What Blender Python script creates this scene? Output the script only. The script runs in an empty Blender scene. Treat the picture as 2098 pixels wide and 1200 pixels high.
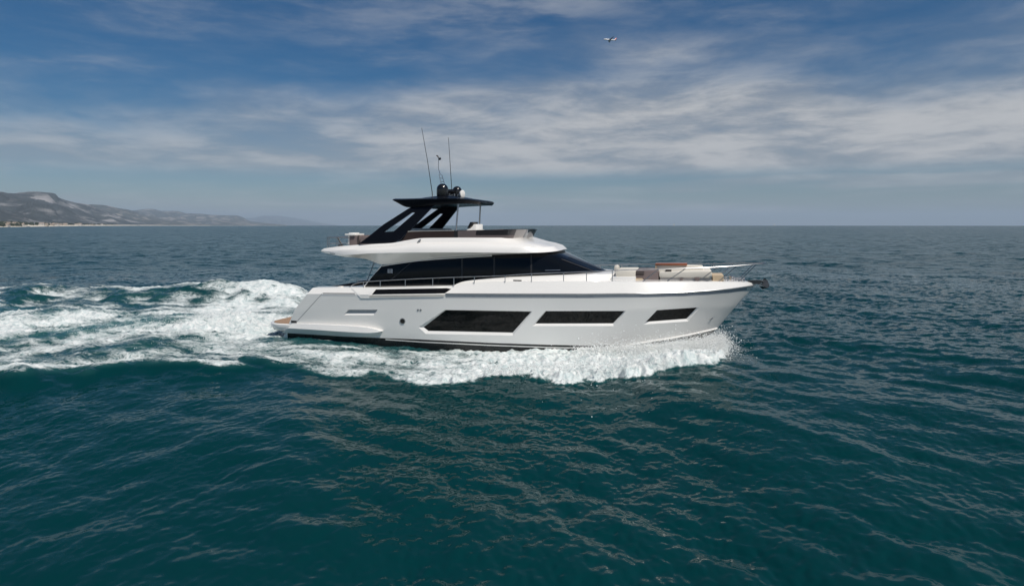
import bpy, bmesh, math, random
import numpy as np
from mathutils import Vector, Matrix
from mathutils.bvhtree import BVHTree

S = bpy.context.scene
COL = S.collection
R = math.radians

# ------------------------------------------------------------------ camera
H = 5.0                      # drone height above the sea
FX = 2098 * 24.0 / 36.0      # focal length in photo pixels
CX, HOR = 1049.0, 460.3      # optical axis and horizon row of the photo
cam_d = bpy.data.cameras.new("camera")
cam_d.lens = 24.0
cam_d.sensor_width = 36.0
cam_d.shift_y = -(600 - HOR) / 2098.0
cam_d.clip_start = 0.1
cam_d.clip_end = 120000
cam = bpy.data.objects.new("camera", cam_d)
cam.location = (0, 0, H)
cam.rotation_euler = (R(90), 0, 0)
COL.objects.link(cam)
S.camera = cam

# ------------------------------------------------------------------ light
SUN = Vector((0.40, -0.42, 0.81)).normalized()
SUN_EL = math.asin(SUN.z)
SUN_ROT = math.atan2(SUN.x, SUN.y)
S.view_settings.view_transform = 'Standard'
S.view_settings.look = 'None'
S.view_settings.gamma = 1
S.view_settings.use_curve_mapping = False
S.view_settings.exposure = 0.02
S.cycles.use_denoising = True
S.cycles.max_bounces = 8
S.cycles.diffuse_bounces = 3
S.cycles.glossy_bounces = 4
S.cycles.transmission_bounces = 4
S.cycles.volume_bounces = 0
S.cycles.sample_clamp_indirect = 6

sun_d = bpy.data.lights.new("sun", 'SUN')
sun_d.energy = 4.2
sun_d.angle = R(0.53)
sun_d.color = (1.0, 0.93, 0.84)
sun = bpy.data.objects.new("sun", sun_d)
sun.rotation_euler = SUN.to_track_quat('Z', 'Y').to_euler()
sun.location = SUN * 100
COL.objects.link(sun)


class NT:
    """small helper round a node tree"""
    def __init__(s, tree):
        s.t = tree
        s.n = tree.nodes
        s.l = tree.links

    def node(s, typ, **kw):
        n = s.n.new(typ)
        for k, v in kw.items():
            setattr(n, k, v)
        return n

    def put(s, sock, val):
        if val is None:
            return
        if isinstance(val, bpy.types.NodeSocket):
            s.l.new(val, sock)
        else:
            sock.default_value = val

    def math(s, op, a, b=None, c=None, clamp=False):
        n = s.node('ShaderNodeMath', operation=op, use_clamp=clamp)
        s.put(n.inputs[0], a)
        s.put(n.inputs[1], b)
        s.put(n.inputs[2], c)
        return n.outputs[0]

    def vmath(s, op, a, b=None, scale=None):
        n = s.node('ShaderNodeVectorMath', operation=op)
        s.put(n.inputs[0], a)
        s.put(n.inputs[1], b)
        if scale is not None:
            s.put(n.inputs['Scale'], scale)
        return n.outputs['Value'] if op in ('LENGTH', 'DOT_PRODUCT', 'DISTANCE') else n.outputs[0]

    def sep(s, v):
        n = s.node('ShaderNodeSeparateXYZ')
        s.put(n.inputs[0], v)
        return n.outputs

    def comb(s, x, y, z):
        n = s.node('ShaderNodeCombineXYZ')
        for i, q in enumerate((x, y, z)):
            s.put(n.inputs[i], q)
        return n.outputs[0]

    def noise(s, vec, scale, detail=4, rough=0.55, dist=0.0, col=False):
        n = s.node('ShaderNodeTexNoise')
        s.put(n.inputs['Vector'], vec)
        n.inputs['Scale'].default_value = scale
        n.inputs['Detail'].default_value = detail
        n.inputs['Roughness'].default_value = rough
        n.inputs['Distortion'].default_value = dist
        return n.outputs['Color'] if col else n.outputs['Fac']

    def ramp(s, v, lo, hi, a=0.0, b=1.0, smooth=True):
        n = s.node('ShaderNodeMapRange')
        n.interpolation_type = 'SMOOTHSTEP' if smooth else 'LINEAR'
        s.put(n.inputs['Value'], v)
        s.put(n.inputs['From Min'], lo)
        s.put(n.inputs['From Max'], hi)
        s.put(n.inputs['To Min'], a)
        s.put(n.inputs['To Max'], b)
        return n.outputs[0]

    def mix(s, f, a, b, mode='MIX'):
        n = s.node('ShaderNodeMix', data_type='RGBA', blend_type=mode)
        s.put(n.inputs[0], f)
        for i, q in ((6, a), (7, b)):
            if isinstance(q, tuple) and len(q) == 3:
                q = (*q, 1)
            s.put(n.inputs[i], q)
        return n.outputs[2]


# ------------------------------------------------------------------ sky
world = bpy.data.worlds.new("World")
S.world = world
world.use_nodes = True
W = NT(world.node_tree)
W.n.clear()
sky = W.node('ShaderNodeTexSky', sky_type='NISHITA')
sky.sun_disc = False
sky.sun_elevation = SUN_EL
sky.sun_rotation = SUN_ROT
sky.altitude = 0
sky.air_density = 1.0
sky.dust_density = 0.4
sky.ozone_density = 2.0
tc = W.node('ShaderNodeTexCoord')
D = tc.outputs['Generated']
dx, dy, dz = W.sep(D)
el = W.math('MULTIPLY', W.math('ARCSINE', dz), 57.2958)
az = W.math('MULTIPLY', W.math('ARCTAN2', dx, dy), 57.2958)
# thin high cloud lives on a flat sheet far above: project the direction on it
zz = W.math('ADD', W.math('MAXIMUM', dz, 0.0), 0.045)
px_ = W.math('DIVIDE', dx, zz)
py_ = W.math('DIVIDE', dy, zz)
P = W.comb(px_, py_, 0.0)
warp = W.vmath('SCALE', W.vmath('SUBTRACT', W.noise(P, 0.45, 3, 0.5, col=True), (0.5, 0.5, 0.5)), scale=1.6)
Pw = W.vmath('ADD', P, warp)
n1 = W.noise(W.vmath('MULTIPLY', Pw, (0.34, 0.55, 1)), 1.0, 9, 0.60, 0.2)
n2 = W.noise(W.vmath('MULTIPLY', W.vmath('ADD', Pw, (7.3, 2.1, 0)), (0.9, 1.6, 1)), 1.0, 8, 0.66, 0.5)
n3 = W.noise(W.vmath('ADD', P, (3.0, 9.0, 0)), 0.16, 4, 0.5)
# the main bank: soft lumps between about 4.3 and 12 degrees up, taller to the right
A0 = W.comb(W.math('MULTIPLY', az, 0.050), W.math('MULTIPLY', el, 0.15), 1.7)
A1 = W.vmath('ADD', A0, W.vmath('SCALE', W.vmath('SUBTRACT', W.noise(A0, 1.6, 3, 0.5, col=True), (0.5, 0.5, 0.5)), scale=0.28))
b1 = W.noise(A1, 1.0, 8, 0.56, 0.0)
b2 = W.noise(W.vmath('MULTIPLY', A1, (2.2, 3.4, 1)), 1.0, 8, 0.62, 0.0)
top = W.ramp(az, -36, 22, 8.2, 12.6)
topn = W.math('ADD', top, W.math('MULTIPLY', W.math('SUBTRACT', b1, 0.47), 14.0))
bank = W.math('MULTIPLY', W.ramp(el, 3.3, 5.0), W.math('SUBTRACT', 1.0, W.ramp(el, W.math('SUBTRACT', topn, 4.5), W.math('ADD', topn, 3.5))))
bank_side = W.ramp(az, -38, 14, 0.78, 1.0)
bank = W.math('MULTIPLY', W.math('MULTIPLY', bank, bank_side), W.ramp(b2, 0.28, 0.60, 0.66, 1.0))
# wisps above
wisp = W.math('MULTIPLY', W.ramp(n1, 0.36, 0.70), W.ramp(b2, 0.32, 0.66))
wisp = W.math('MULTIPLY', wisp, W.ramp(b1, 0.35, 0.6, 0.35, 1.0))
# streaks low over the horizon
P2 = W.comb(W.math('MULTIPLY', az, 0.045), W.math('MULTIPLY', el, 0.75), 3.3)
n4 = W.noise(P2, 1.0, 6, 0.55, 0.25)
low = W.math('MULTIPLY', W.ramp(n4, 0.42, 0.66), W.math('SUBTRACT', 1.0, W.ramp(el, 3.4, 5.2)))
cl = W.math('MAXIMUM', W.math('MAXIMUM', bank, W.math('MULTIPLY', wisp, 0.52)), W.math('MULTIPLY', low, 0.62))
cl = W.math('MULTIPLY', cl, 0.97, clamp=True)
cloudc = W.mix(W.ramp(b2, 0.35, 0.65), (5.8, 6.2, 6.8), (9.6, 9.7, 9.9))
skyc = W.mix(1.0, sky.outputs[0], W.mix(W.ramp(el, 0, 9), (0.84, 0.97, 1.10), (0.17, 0.60, 0.93)), 'MULTIPLY')
skym = W.mix(cl, skyc, cloudc)
bg = W.node('ShaderNodeBackground')
W.l.new(skym, bg.inputs['Color'])
bg.inputs['Strength'].default_value = 0.055
wo = W.node('ShaderNodeOutputWorld')
W.l.new(bg.outputs[0], wo.inputs['Surface'])


# ------------------------------------------------------------------ materials
def new_mat(name):
    m = bpy.data.materials.new(name)
    m.use_nodes = True
    t = NT(m.node_tree)
    t.n.clear()
    out = t.node('ShaderNodeOutputMaterial')
    b = t.node('ShaderNodeBsdfPrincipled')
    t.l.new(b.outputs[0], out.inputs['Surface'])
    return m, t, b, out


def simple(name, col, rough=0.4, metal=0.0, coat=0.0, var=0.05, scale=3.0, ior=1.5, spec=0.5):
    m, t, b, out = new_mat(name)
    tcn = t.node('ShaderNodeTexCoord')
    n = t.noise(tcn.outputs['Object'], scale, 5, 0.6)
    lo = tuple(max(0, c * (1 - var)) for c in col)
    hi = tuple(min(1, c * (1 + var)) for c in col)
    t.l.new(t.mix(n, lo, hi), b.inputs['Base Color'])
    t.l.new(t.ramp(n, 0.3, 0.7, rough * 0.85, rough * 1.15), b.inputs['Roughness'])
    b.inputs['Metallic'].default_value = metal
    b.inputs['Coat Weight'].default_value = coat
    b.inputs['Coat Roughness'].default_value = 0.05
    b.inputs['IOR'].default_value = ior
    b.inputs['Specular IOR Level'].default_value = spec
    return m


M = {}
M['gelcoat'] = simple("white_gelcoat", (0.82, 0.81, 0.785), 0.22, coat=0.5, var=0.012, scale=0.7)
M['deck'] = simple("cream_deck", (0.70, 0.67, 0.61), 0.55, var=0.05)
M['black_paint'] = simple("black_bottom_paint", (0.012, 0.013, 0.014), 0.30, var=0.2)
M['hardtop'] = simple("black_gloss_hardtop", (0.005, 0.006, 0.009), 0.24, var=0.2, spec=0.12)
M['dome'] = simple("black_dome", (0.008, 0.008, 0.009), 0.22, coat=0.3, var=0.2)
M['steel'] = simple("polished_steel", (0.50, 0.50, 0.51), 0.33, metal=1.0, var=0.05)
M['dull_steel'] = simple("dull_steel", (0.34, 0.35, 0.36), 0.38, metal=0.9, var=0.25, scale=20)
M['brown'] = simple("mauve_brown_panel", (0.060, 0.041, 0.037), 0.4, var=0.08, spec=0.2)
M['smoke'] = simple("smoked_acrylic", (0.035, 0.030, 0.032), 0.08, coat=0.3, var=0.2)
M['pale_acrylic'] = simple("pale_tinted_acrylic", (0.36, 0.33, 0.31), 0.10, coat=0.2, var=0.12, scale=1.5)
M['cushion'] = simple("cream_cushion", (0.66, 0.63, 0.56), 0.75, var=0.06, scale=8)
M['tan'] = simple("tan_upholstery", (0.50, 0.40, 0.28), 0.7, var=0.1, scale=8)
M['greyvinyl'] = simple("mauve_grey_vinyl", (0.17, 0.135, 0.13), 0.6, var=0.1, scale=8)
M['shaded_base'] = simple("shaded_grey_base", (0.42, 0.40, 0.38), 0.6, var=0.05)  # grey holds the shade on the inset base under the sun pad
M['anchor'] = simple("dark_anchor_steel", (0.07, 0.075, 0.08), 0.35, metal=0.5, var=0.3, scale=15)
M['dark'] = simple("dark_brown_weave", (0.05, 0.04, 0.036), 0.7, var=0.3, scale=15)
M['rubber'] = simple("dark_rubber", (0.02, 0.02, 0.022), 0.5, var=0.2)
M['seam'] = simple("grey_seam", (0.22, 0.22, 0.23), 0.5, var=0.1)
M['greypaint'] = simple("blue_grey_inlay", (0.33, 0.35, 0.38), 0.3, coat=0.3, var=0.05)
M['emblem'] = simple("pale_emblem", (0.75, 0.75, 0.76), 0.35, var=0.05)
M['white_plastic'] = simple("white_plastic", (0.80, 0.79, 0.76), 0.35, var=0.04)
M['sail'] = simple("white_sailcloth", (0.8, 0.8, 0.78), 0.8, var=0.05)
M['red'] = simple("red_livery", (0.50, 0.05, 0.07), 0.35, var=0.1)
M['plane_white'] = simple("white_livery", (0.80, 0.80, 0.80), 0.3, coat=0.3, var=0.02)
M['plane_grey'] = simple("shaded_wing_grey", (0.10, 0.11, 0.13), 0.4, var=0.1)  # dark grey carries the shade seen on the wing undersides


def glass_mat(name, col, rough=0.03):
    m, t, b, out = new_mat(name)
    tcn = t.node('ShaderNodeTexCoord')
    n = t.noise(tcn.outputs['Object'], 1.3, 3, 0.5)
    t.l.new(t.mix(n, tuple(c * 0.8 for c in col), tuple(c * 1.2 for c in col)), b.inputs['Base Color'])
    b.inputs['Roughness'].default_value = rough
    b.inputs['IOR'].default_value = 1.45
    b.inputs['Specular IOR Level'].default_value = 0.28
    return m


M['glass'] = glass_mat("dark_tinted_glass", (0.004, 0.005, 0.007))
M['hullglass'] = glass_mat("black_hull_glass", (0.006, 0.006, 0.006), 0.02)


def teak():
    m, t, b, out = new_mat("teak_planks")
    tcn = t.node('ShaderNodeTexCoord')
    x, y, z = t.sep(tcn.outputs['Object'])
    gap = t.math('FRACT', t.math('MULTIPLY', y, 16.0))
    line = t.math('LESS_THAN', gap, 0.10)
    n = t.noise(t.comb(t.math('MULTIPLY', x, 2.0), t.math('MULTIPLY', y, 30.0), z), 1.0, 5, 0.6)
    c = t.mix(n, (0.28, 0.17, 0.10), (0.46, 0.31, 0.20))
    t.l.new(t.mix(line, c, (0.04, 0.03, 0.025)), b.inputs['Base Color'])
    b.inputs['Roughness'].default_value = 0.6
    return m


M['teak'] = teak()
M['redwood'] = simple("reddish_wood", (0.30, 0.10, 0.045), 0.35, coat=0.3, var=0.25, scale=12)


# ------------------------------------------------------------------ object helpers
def link(o, parent=None):
    COL.objects.link(o)
    if parent is not None:
        o.parent = parent
    return o


def tag(o, label=None, cat=None, group=None, kind=None):
    if label: o['label'] = label
    if cat: o['category'] = cat
    if group: o['group'] = group
    if kind: o['kind'] = kind
    return o


def empty(name, loc, rz=0):
    o = bpy.data.objects.new(name, None)
    o.location = loc
    o.rotation_euler = (0, 0, rz)
    o.empty_display_size = 0.5
    return link(o)


class MB:
    """collects verts and faces of ONE mesh"""
    def __init__(s):
        s.v = []
        s.f = []
        s.m = []

    def add(s, vs, fs, mi=0):
        b = len(s.v)
        s.v += [tuple(q) for q in vs]
        s.f += [tuple(b + i for i in f) for f in fs]
        s.m += [mi] * len(fs)
        return s

    def box(s, c, size, rot=None, mi=0):
        hx, hy, hz = (q / 2 for q in size)
        vs = [Vector((x, y, z)) for x in (-hx, hx) for y in (-hy, hy) for z in (-hz, hz)]
        if rot: vs = [rot @ q for q in vs]
        vs = [q + Vector(c) for q in vs]
        return s.add(vs, [(0, 1, 3, 2), (4, 6, 7, 5), (0, 4, 5, 1), (2, 3, 7, 6), (0, 2, 6, 4), (1, 5, 7, 3)], mi)

    def tube(s, path, r, seg=8, r2=None):
        path = [Vector(p) for p in path]
        n = len(path)
        vs, fs = [], []
        up = Vector((0.13, 0.27, 0.95)).normalized()
        for i, p in enumerate(path):
            d = (path[min(i + 1, n - 1)] - path[max(i - 1, 0)]).normalized()
            a = d.cross(up)
            if a.length < 1e-3: a = d.cross(Vector((1, 0, 0)))
            a.normalize()
            b = d.cross(a)
            rr = r if r2 is None else r + (r2 - r) * i / max(1, n - 1)
            for k in range(seg):
                t = 2 * math.pi * k / seg
                vs.append(p + a * (math.cos(t) * rr) + b * (math.sin(t) * rr))
        for i in range(n - 1):
            for k in range(seg):
                k2 = (k + 1) % seg
                fs.append((i * seg + k, i * seg + k2, (i + 1) * seg + k2, (i + 1) * seg + k))
        fs.append(tuple(range(seg))[::-1])
        fs.append(tuple((n - 1) * seg + k for k in range(seg)))
        return s.add(vs, fs)

    def lathe(s, c, prof, axis=(0, 0, 1), seg=24):
        """prof: list of (radius, height along axis)"""
        ax = Vector(axis).normalized()
        a = ax.orthogonal().normalized()
        b = ax.cross(a)
        vs, fs = [], []
        for r, h in prof:
            for k in range(seg):
                t = 2 * math.pi * k / seg
                vs.append(Vector(c) + ax * h + a * (r * math.cos(t)) + b * (r * math.sin(t)))
        n = len(prof)
        for i in range(n - 1):
            for k in range(seg):
                k2 = (k + 1) % seg
                fs.append((i * seg + k, i * seg + k2, (i + 1) * seg + k2, (i + 1) * seg + k))
        fs.append(tuple(range(seg))[::-1])
        fs.append(tuple((n - 1) * seg + k for k in range(seg)))
        return s.add(vs, fs)

    def prism(s, pts, off):
        """polygon pts (3D) extruded by vector off"""
        pts = [Vector(p) for p in pts]
        n = len(pts)
        off = Vector(off)
        vs = pts + [p + off for p in pts]
        fs = [tuple(range(n))[::-1], tuple(range(n, 2 * n))]
        fs += [(i, (i + 1) % n, n + (i + 1) % n, n + i) for i in range(n)]
        return s.add(vs, fs)

    def grid(s, rows, close=False, mi=0, flip=False):
        """rows of equally many points"""
        n, k = len(rows), len(rows[0])
        vs = [p for r in rows for p in r]
        fs = []
        for i in range(n - 1):
            for j in range(k if close else k - 1):
                j2 = (j + 1) % k
                q = (i * k + j, i * k + j2, (i + 1) * k + j2, (i + 1) * k + j)
                fs.append(q[::-1] if flip else q)
        return s.add(vs, fs, mi)

    def build(s, name, mats, parent=None, smooth=35, bevel=0, weld=1e-4):
        me = bpy.data.meshes.new(name)
        me.from_pydata(s.v, [], s.f)
        mats = mats if isinstance(mats, (list, tuple)) else [mats]
        for q in mats:
            me.materials.append(q)
        if len(mats) > 1:
            me.polygons.foreach_set('material_index', s.m)
        bm = bmesh.new()
        bm.from_mesh(me)
        bmesh.ops.remove_doubles(bm, verts=bm.verts, dist=weld)
        if bevel:
            es = [e for e in bm.edges if len(e.link_faces) == 2 and e.calc_face_angle(0) > 0.6]
            bmesh.ops.bevel(bm, geom=es, offset=bevel, segments=2, affect='EDGES', profile=0.6, clamp_overlap=True)
        bmesh.ops.recalc_face_normals(bm, faces=bm.faces)
        bm.to_mesh(me)
        bm.free()
        if smooth:
            me.shade_smooth()
            me.set_sharp_from_angle(angle=R(smooth))
        o = bpy.data.objects.new(name, me)
        return link(o, parent)


def pchip(x, y):
    x = np.array(x, float)
    y = np.array(y, float)
    o = np.argsort(x)
    x, y = x[o], y[o]
    h = np.diff(x)
    d = np.diff(y) / h
    m = np.zeros_like(x)
    for i in range(1, len(x) - 1):
        if d[i - 1] * d[i] > 0:
            w1, w2 = 2 * h[i] + h[i - 1], h[i] + 2 * h[i - 1]
            m[i] = (w1 + w2) / (w1 / d[i - 1] + w2 / d[i])
    m[0], m[-1] = d[0], d[-1]

    def f(q):
        q = np.clip(q, x[0], x[-1])
        i = np.clip(np.searchsorted(x, q) - 1, 0, len(x) - 2)
        t = (q - x[i]) / h[i]
        return (y[i] * (1 + 2 * t) * (1 - t) ** 2 + m[i] * h[i] * t * (1 - t) ** 2
                + y[i + 1] * t * t * (3 - 2 * t) + m[i + 1] * h[i] * t * t * (t - 1))
    return f


# ------------------------------------------------------------------ the sea
TH = R(14.0)                   # the yacht's bow points a little towards the camera
CT, ST = math.cos(TH), math.sin(TH)
D0 = 29.8                      # distance of the yacht's middle
rng = np.random.default_rng(7)


def spectrum_tile(n, L, lmin, lmax, wind, spread, rms_slope, power=-3.2):
    """periodic patch of sea: heights and sideways drift, wavelengths lmin..lmax"""
    k1 = np.fft.fftfreq(n, L / n) * 2 * np.pi
    KX, KY = np.meshgrid(k1, k1, indexing='ij')
    K = np.hypot(KX, KY)
    K[0, 0] = 1
    a = np.arctan2(KY, KX) - wind
    dirw = spread + (1 - spread) * np.abs(np.cos(a)) ** 4
    band = 1 / (1 + (K * lmin / 6.283) ** 8) / (1 + (6.283 / (K * lmax)) ** 8)
    A = K ** power * np.sqrt(dirw) * band * K ** 0.5
    A[0, 0] = 0
    ph = (rng.normal(size=(n, n)) + 1j * rng.normal(size=(n, n))) * A
    h = np.fft.ifft2(ph).real
    sx = np.fft.ifft2(1j * KX * ph).real
    sy = np.fft.ifft2(1j * KY * ph).real
    dxx = np.fft.ifft2(1j * KX / K * ph).real
    dyy = np.fft.ifft2(1j * KY / K * ph).real
    k = rms_slope / math.sqrt((sx ** 2 + sy ** 2).mean())
    return h * k, dxx * k, dyy * k, L


def samp(arr, L, x, y):
    n = arr.shape[0]
    u = (x / L) * n
    v = (y / L) * n
    i = np.floor(u).astype(int)
    j = np.floor(v).astype(int)
    fu, fv = u - i, v - j
    i0, i1, j0, j1 = i % n, (i + 1) % n, j % n, (j + 1) % n
    return ((arr[i0, j0] * (1 - fu) + arr[i1, j0] * fu) * (1 - fv)
            + (arr[i0, j1] * (1 - fu) + arr[i1, j1] * fu) * fv)


def sstep(a, b, x):
    t = np.clip((x - a) / (b - a), 0, 1)
    return t * t * (3 - 2 * t)


WIND = R(18)
tA = spectrum_tile(256, 83.0, 3.0, 16.0, WIND, 0.10, 0.050, -2.6)
tB = spectrum_tile(256, 29.0, 0.75, 3.2, WIND + 0.35, 0.25, 0.088, -2.2)
tC = spectrum_tile(384, 11.3, 0.13, 0.8, WIND - 0.4, 0.40, 0.115, -1.9)
fN1 = spectrum_tile(256, 23.0, 0.5, 3.0, 0.3, 0.8, 1.0, -2.2)     # churned water, coarse
fN2 = spectrum_tile(256, 7.7, 0.14, 0.7, 0.3, 1.0, 1.0, -2.0)     # churned water, fine

# rows of the sheet get closer together near the viewer, so small waves are real there
rows = [-4000., -800., -200., -60., -20., -8., -2., 2., 4., 5.5]
d = 6.5
while d < 120:
    rows.append(d)
    d += max(0.05, 0.55 * d * d / 3415.0)
while d < 15000:
    rows.append(d)
    d *= 1.05
rows.append(15000.)
DR = np.array(rows)
a_in = np.linspace(-0.86, 0.86, 1050)
a_out = np.concatenate([0.87 + 0.012 * np.arange(12), [1.05, 1.2, 1.5, 2.0, 3.0]])
AC = np.concatenate([[-1.0], -a_out[::-1], a_in, a_out, [1.0]])
SC = np.maximum(DR, 6.5)
X = AC[None, :] * SC[:, None]
X[:, 0] = -np.maximum(9000, 3.05 * SC)
X[:, -1] = np.maximum(9000, 3.05 * SC)
Y = np.repeat(DR[:, None], X.shape[1], 1)
shape = X.shape
x, y = X.ravel(), Y.ravel()
dist = np.hypot(x, np.maximum(y, 0))
near = dist < 700
fa = 1 - sstep(150, 500, dist)
fb = 1 - sstep(45, 110, dist)
fc = 1 - sstep(17, 36, dist)
z = np.zeros_like(x)
ox = np.zeros_like(x)
oy = np.zeros_like(x)
gust = 0.75 + 0.5 * sstep(-0.12, 0.12, samp(tA[0], tA[3] * 1.9, x + 40, y + 11))
for (h_, hx_, hy_, L_), f_, ch in ((tA, fa, 0.9), (tB, fb * gust, 0.9), (tC, fc * gust, 0.5)):
    w_ = f_ * near
    z += w_ * samp(h_, L_, x, y)
    ox -= ch * w_ * samp(hx_, L_, x, y)
    oy -= ch * w_ * samp(hy_, L_, x, y)

# --- the wake, in the yacht's own frame (u forward, v to port)
u = CT * x - ST * (y - D0)
v = ST * x + CT * (y - D0)
av = np.abs(v)
near_w = (u > -75) & (u < 14) & (av < 45)
edge_n = pchip([-75, -40, -24, -18, -13, -8, -4.6, -1.3, 2.6, 5, 7, 8.3, 8.8, 9.0],
               [14.5, 13.2, 13.4, 13.0, 11.6, 8.6, 8.6, 8.7, 7.2, 6.3, 5.1, 3.7, 1.7, 0.0])
lo1 = samp(fN1[0], fN1[3] * 2.3, u * 0.8, v) / fN1[0].std()
lo2 = samp(fN1[0], fN1[3], u * 0.7 + 5, v + 3) / fN1[0].std()
hi1 = samp(fN2[0], fN2[3], u * 0.85, v) / fN2[0].std()
hi2 = samp(fN2[0], fN2[3] * 0.47, u, v + 1.7) / fN2[0].std()
E = edge_n(u) + 0.35 * lo1 * sstep(8, 4, u) + (0.18 + 0.20 * sstep(-2, 3, u)) * lo2 + 0.12 * hi1 * sstep(-6, 2, u)
E = np.where(u > 9.0, -1.0, E)
ins = E - av                                    # metres inside the foam's outer edge
aft = sstep(-9.5, -12.5, u)                     # behind the transom
far_aft = sstep(-12, -45, u)
hull_b = 2.45 * sstep(8.9, 3.0, u)              # half-breadth of the hull at the water
# foam amount
beam = sstep(-0.25 - 0.5 * sstep(1, 6, u), 0.45 - 0.3 * sstep(1, 6, u), ins)
bowf = sstep(-4, 3, u)
band = np.exp(-((ins - 1.2) / 1.3) ** 2)
F = beam * (0.55 + 0.33 * bowf)
nearhull = (1 - bowf) * (1 - aft) * (1 - sstep(hull_b + 0.3, hull_b + 1.6, av)) * sstep(-10.5, -6, -np.abs(u + 4) + 0)
F *= 1 - 0.30 * (1 - sstep(0.2, 1.7, av - hull_b)) * sstep(0, -5, u) * (1 - aft)
core = np.exp(-(av / (2.6 + 0.12 * np.clip(-u - 10, 0, 60))) ** 4)
Faft = (0.98 - 0.50 * sstep(-13.5, -20, u) + 0.25 * np.exp(-((u + 24.5) / 2.2) ** 2)) * core + (1 - core) * (0.49 - 0.10 * far_aft)
Faft = np.maximum(Faft, band * (0.80 - 0.25 * far_aft)) + 0.10 * lo1
quarter = np.exp(-((u + 19) / 6.0) ** 2) * sstep(0.5, 3, v) * (1 - sstep(13, 17, v))
Faft = np.maximum(Faft, quarter * (0.78 + 0.06 * lo2))
F = F * (1 - aft) + aft * beam * Faft
F = np.clip(F + 0.05 * lo2 * beam, 0, 1) * near_w
# heights
A_r = pchip([-75, -40, -24, -14, -9, -4, 0, 4, 7, 8.8], [0.06, .20, .42, .46, .30, .16, .07, .17, .40, .25])(u)
wid = pchip([-75, -24, -12, -6, 0, 8], [3.5, 2.2, 1.5, 0.9, 0.8, 0.6])(u)
A_r = A_r * (1 + sstep(0, 2, v) * (0.75 * sstep(-15, -21, u) - 0.65 * sstep(-19, -13, u)))
wake = A_r * np.exp(-((ins - (0.5 + 0.6 * sstep(-10, -3, u)) * wid) / wid) ** 2) * (u < 9.2)
wake += 0.32 * sstep(4.8, 7.4, u) * sstep(9.0, 8.0, u) * np.exp(-np.clip(av - hull_b, 0, 9) / 1.3)
wake -= 0.16 * np.exp(-((ins - 3.0 * wid) / (1.3 * wid)) ** 2) * sstep(1, -6, u)
wake += -0.12 * np.exp(-((u + 11.2) / 1.5) ** 2) * np.exp(-(av / 2.6) ** 4)
wake += 0.36 * np.exp(-((u + 16.0) / 3.2) ** 2) * np.exp(-(av / 3.0) ** 2)
wake += 0.20 * np.exp(-((u + 25.5) / 3.6) ** 2) * np.exp(-(av / 4.0) ** 2)
wake += 0.50 * np.exp(-((u + 22.5) / 4.0) ** 2 - ((v - 11.6) / 2.2) ** 2)
wake += 0.10 * np.sin(0.9 * u + 0.5 * av + 0.6 * lo1) * aft * beam * (1 - sstep(-40, -75, u))
rough = F * (0.055 + 0.035 * bowf * sstep(9, 6, u) + 0.05 * aft * core)
wake += rough * (0.5 * lo2 + 0.5 * hi1 + 0.34 * hi2 * fc)
z += wake * near_w
EARTH = 2 * 6.371e6
z -= (x * x + y * y) / EARTH      # the sea curves away: the horizon is 8 km off
calm = 1 - 0.5 * F
ox *= calm
oy *= calm
# outer flat border
me = bpy.data.meshes.new("sea_water")
nv = x.size
co = np.empty((nv, 3))
co[:, 0], co[:, 1], co[:, 2] = x + ox, y + oy, z
nr, nc = shape
idx = np.arange(nv).reshape(nr, nc)
quads = np.stack([idx[:-1, :-1], idx[:-1, 1:], idx[1:, 1:], idx[1:, :-1]], -1).reshape(-1, 4)
me.vertices.add(nv)
me.vertices.foreach_set('co', co.ravel())
nq = len(quads)
me.loops.add(nq * 4)
me.loops.foreach_set('vertex_index', quads.ravel().astype(np.int32))
me.polygons.add(nq)
me.polygons.foreach_set('loop_start', np.arange(0, nq * 4, 4, dtype=np.int32))
me.polygons.foreach_set('use_smooth', np.ones(nq, dtype=bool))
me.update(calc_edges=True)
at = me.attributes.new('foam', 'FLOAT', 'POINT')
at.data.foreach_set('value', F.astype(np.float32))
at = me.attributes.new('unmeshed', 'FLOAT', 'POINT')
at.data.foreach_set('value', (1 - fb).astype(np.float32))
at = me.attributes.new('ripple', 'FLOAT', 'POINT')
at.data.foreach_set('value', (1 - fc).astype(np.float32))
aer = beam * np.clip(0.35 + 0.65 * core * aft + 0.3 * bowf, 0, 1) * near_w * (1 - 0.6 * far_aft)
at = me.attributes.new('bubbles', 'FLOAT', 'POINT')
at.data.foreach_set('value', aer.astype(np.float32))
sea = link(bpy.data.objects.new("sea_water", me))
tag(sea, "dark teal rippled sea with white wake", "sea", kind='structure')


def water_height(ux, vy):
    """z of the sea near a point of the yacht's frame (nearest vertex of the sheet)"""
    wx, wy = CT * ux + ST * vy, D0 - ST * ux + CT * vy
    i = int(np.clip(np.searchsorted(DR, wy), 0, nr - 1))
    j = int(np.clip(np.searchsorted(X[i], wx), 0, nc - 1))
    return float(co[idx[i, j], 2])


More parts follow.
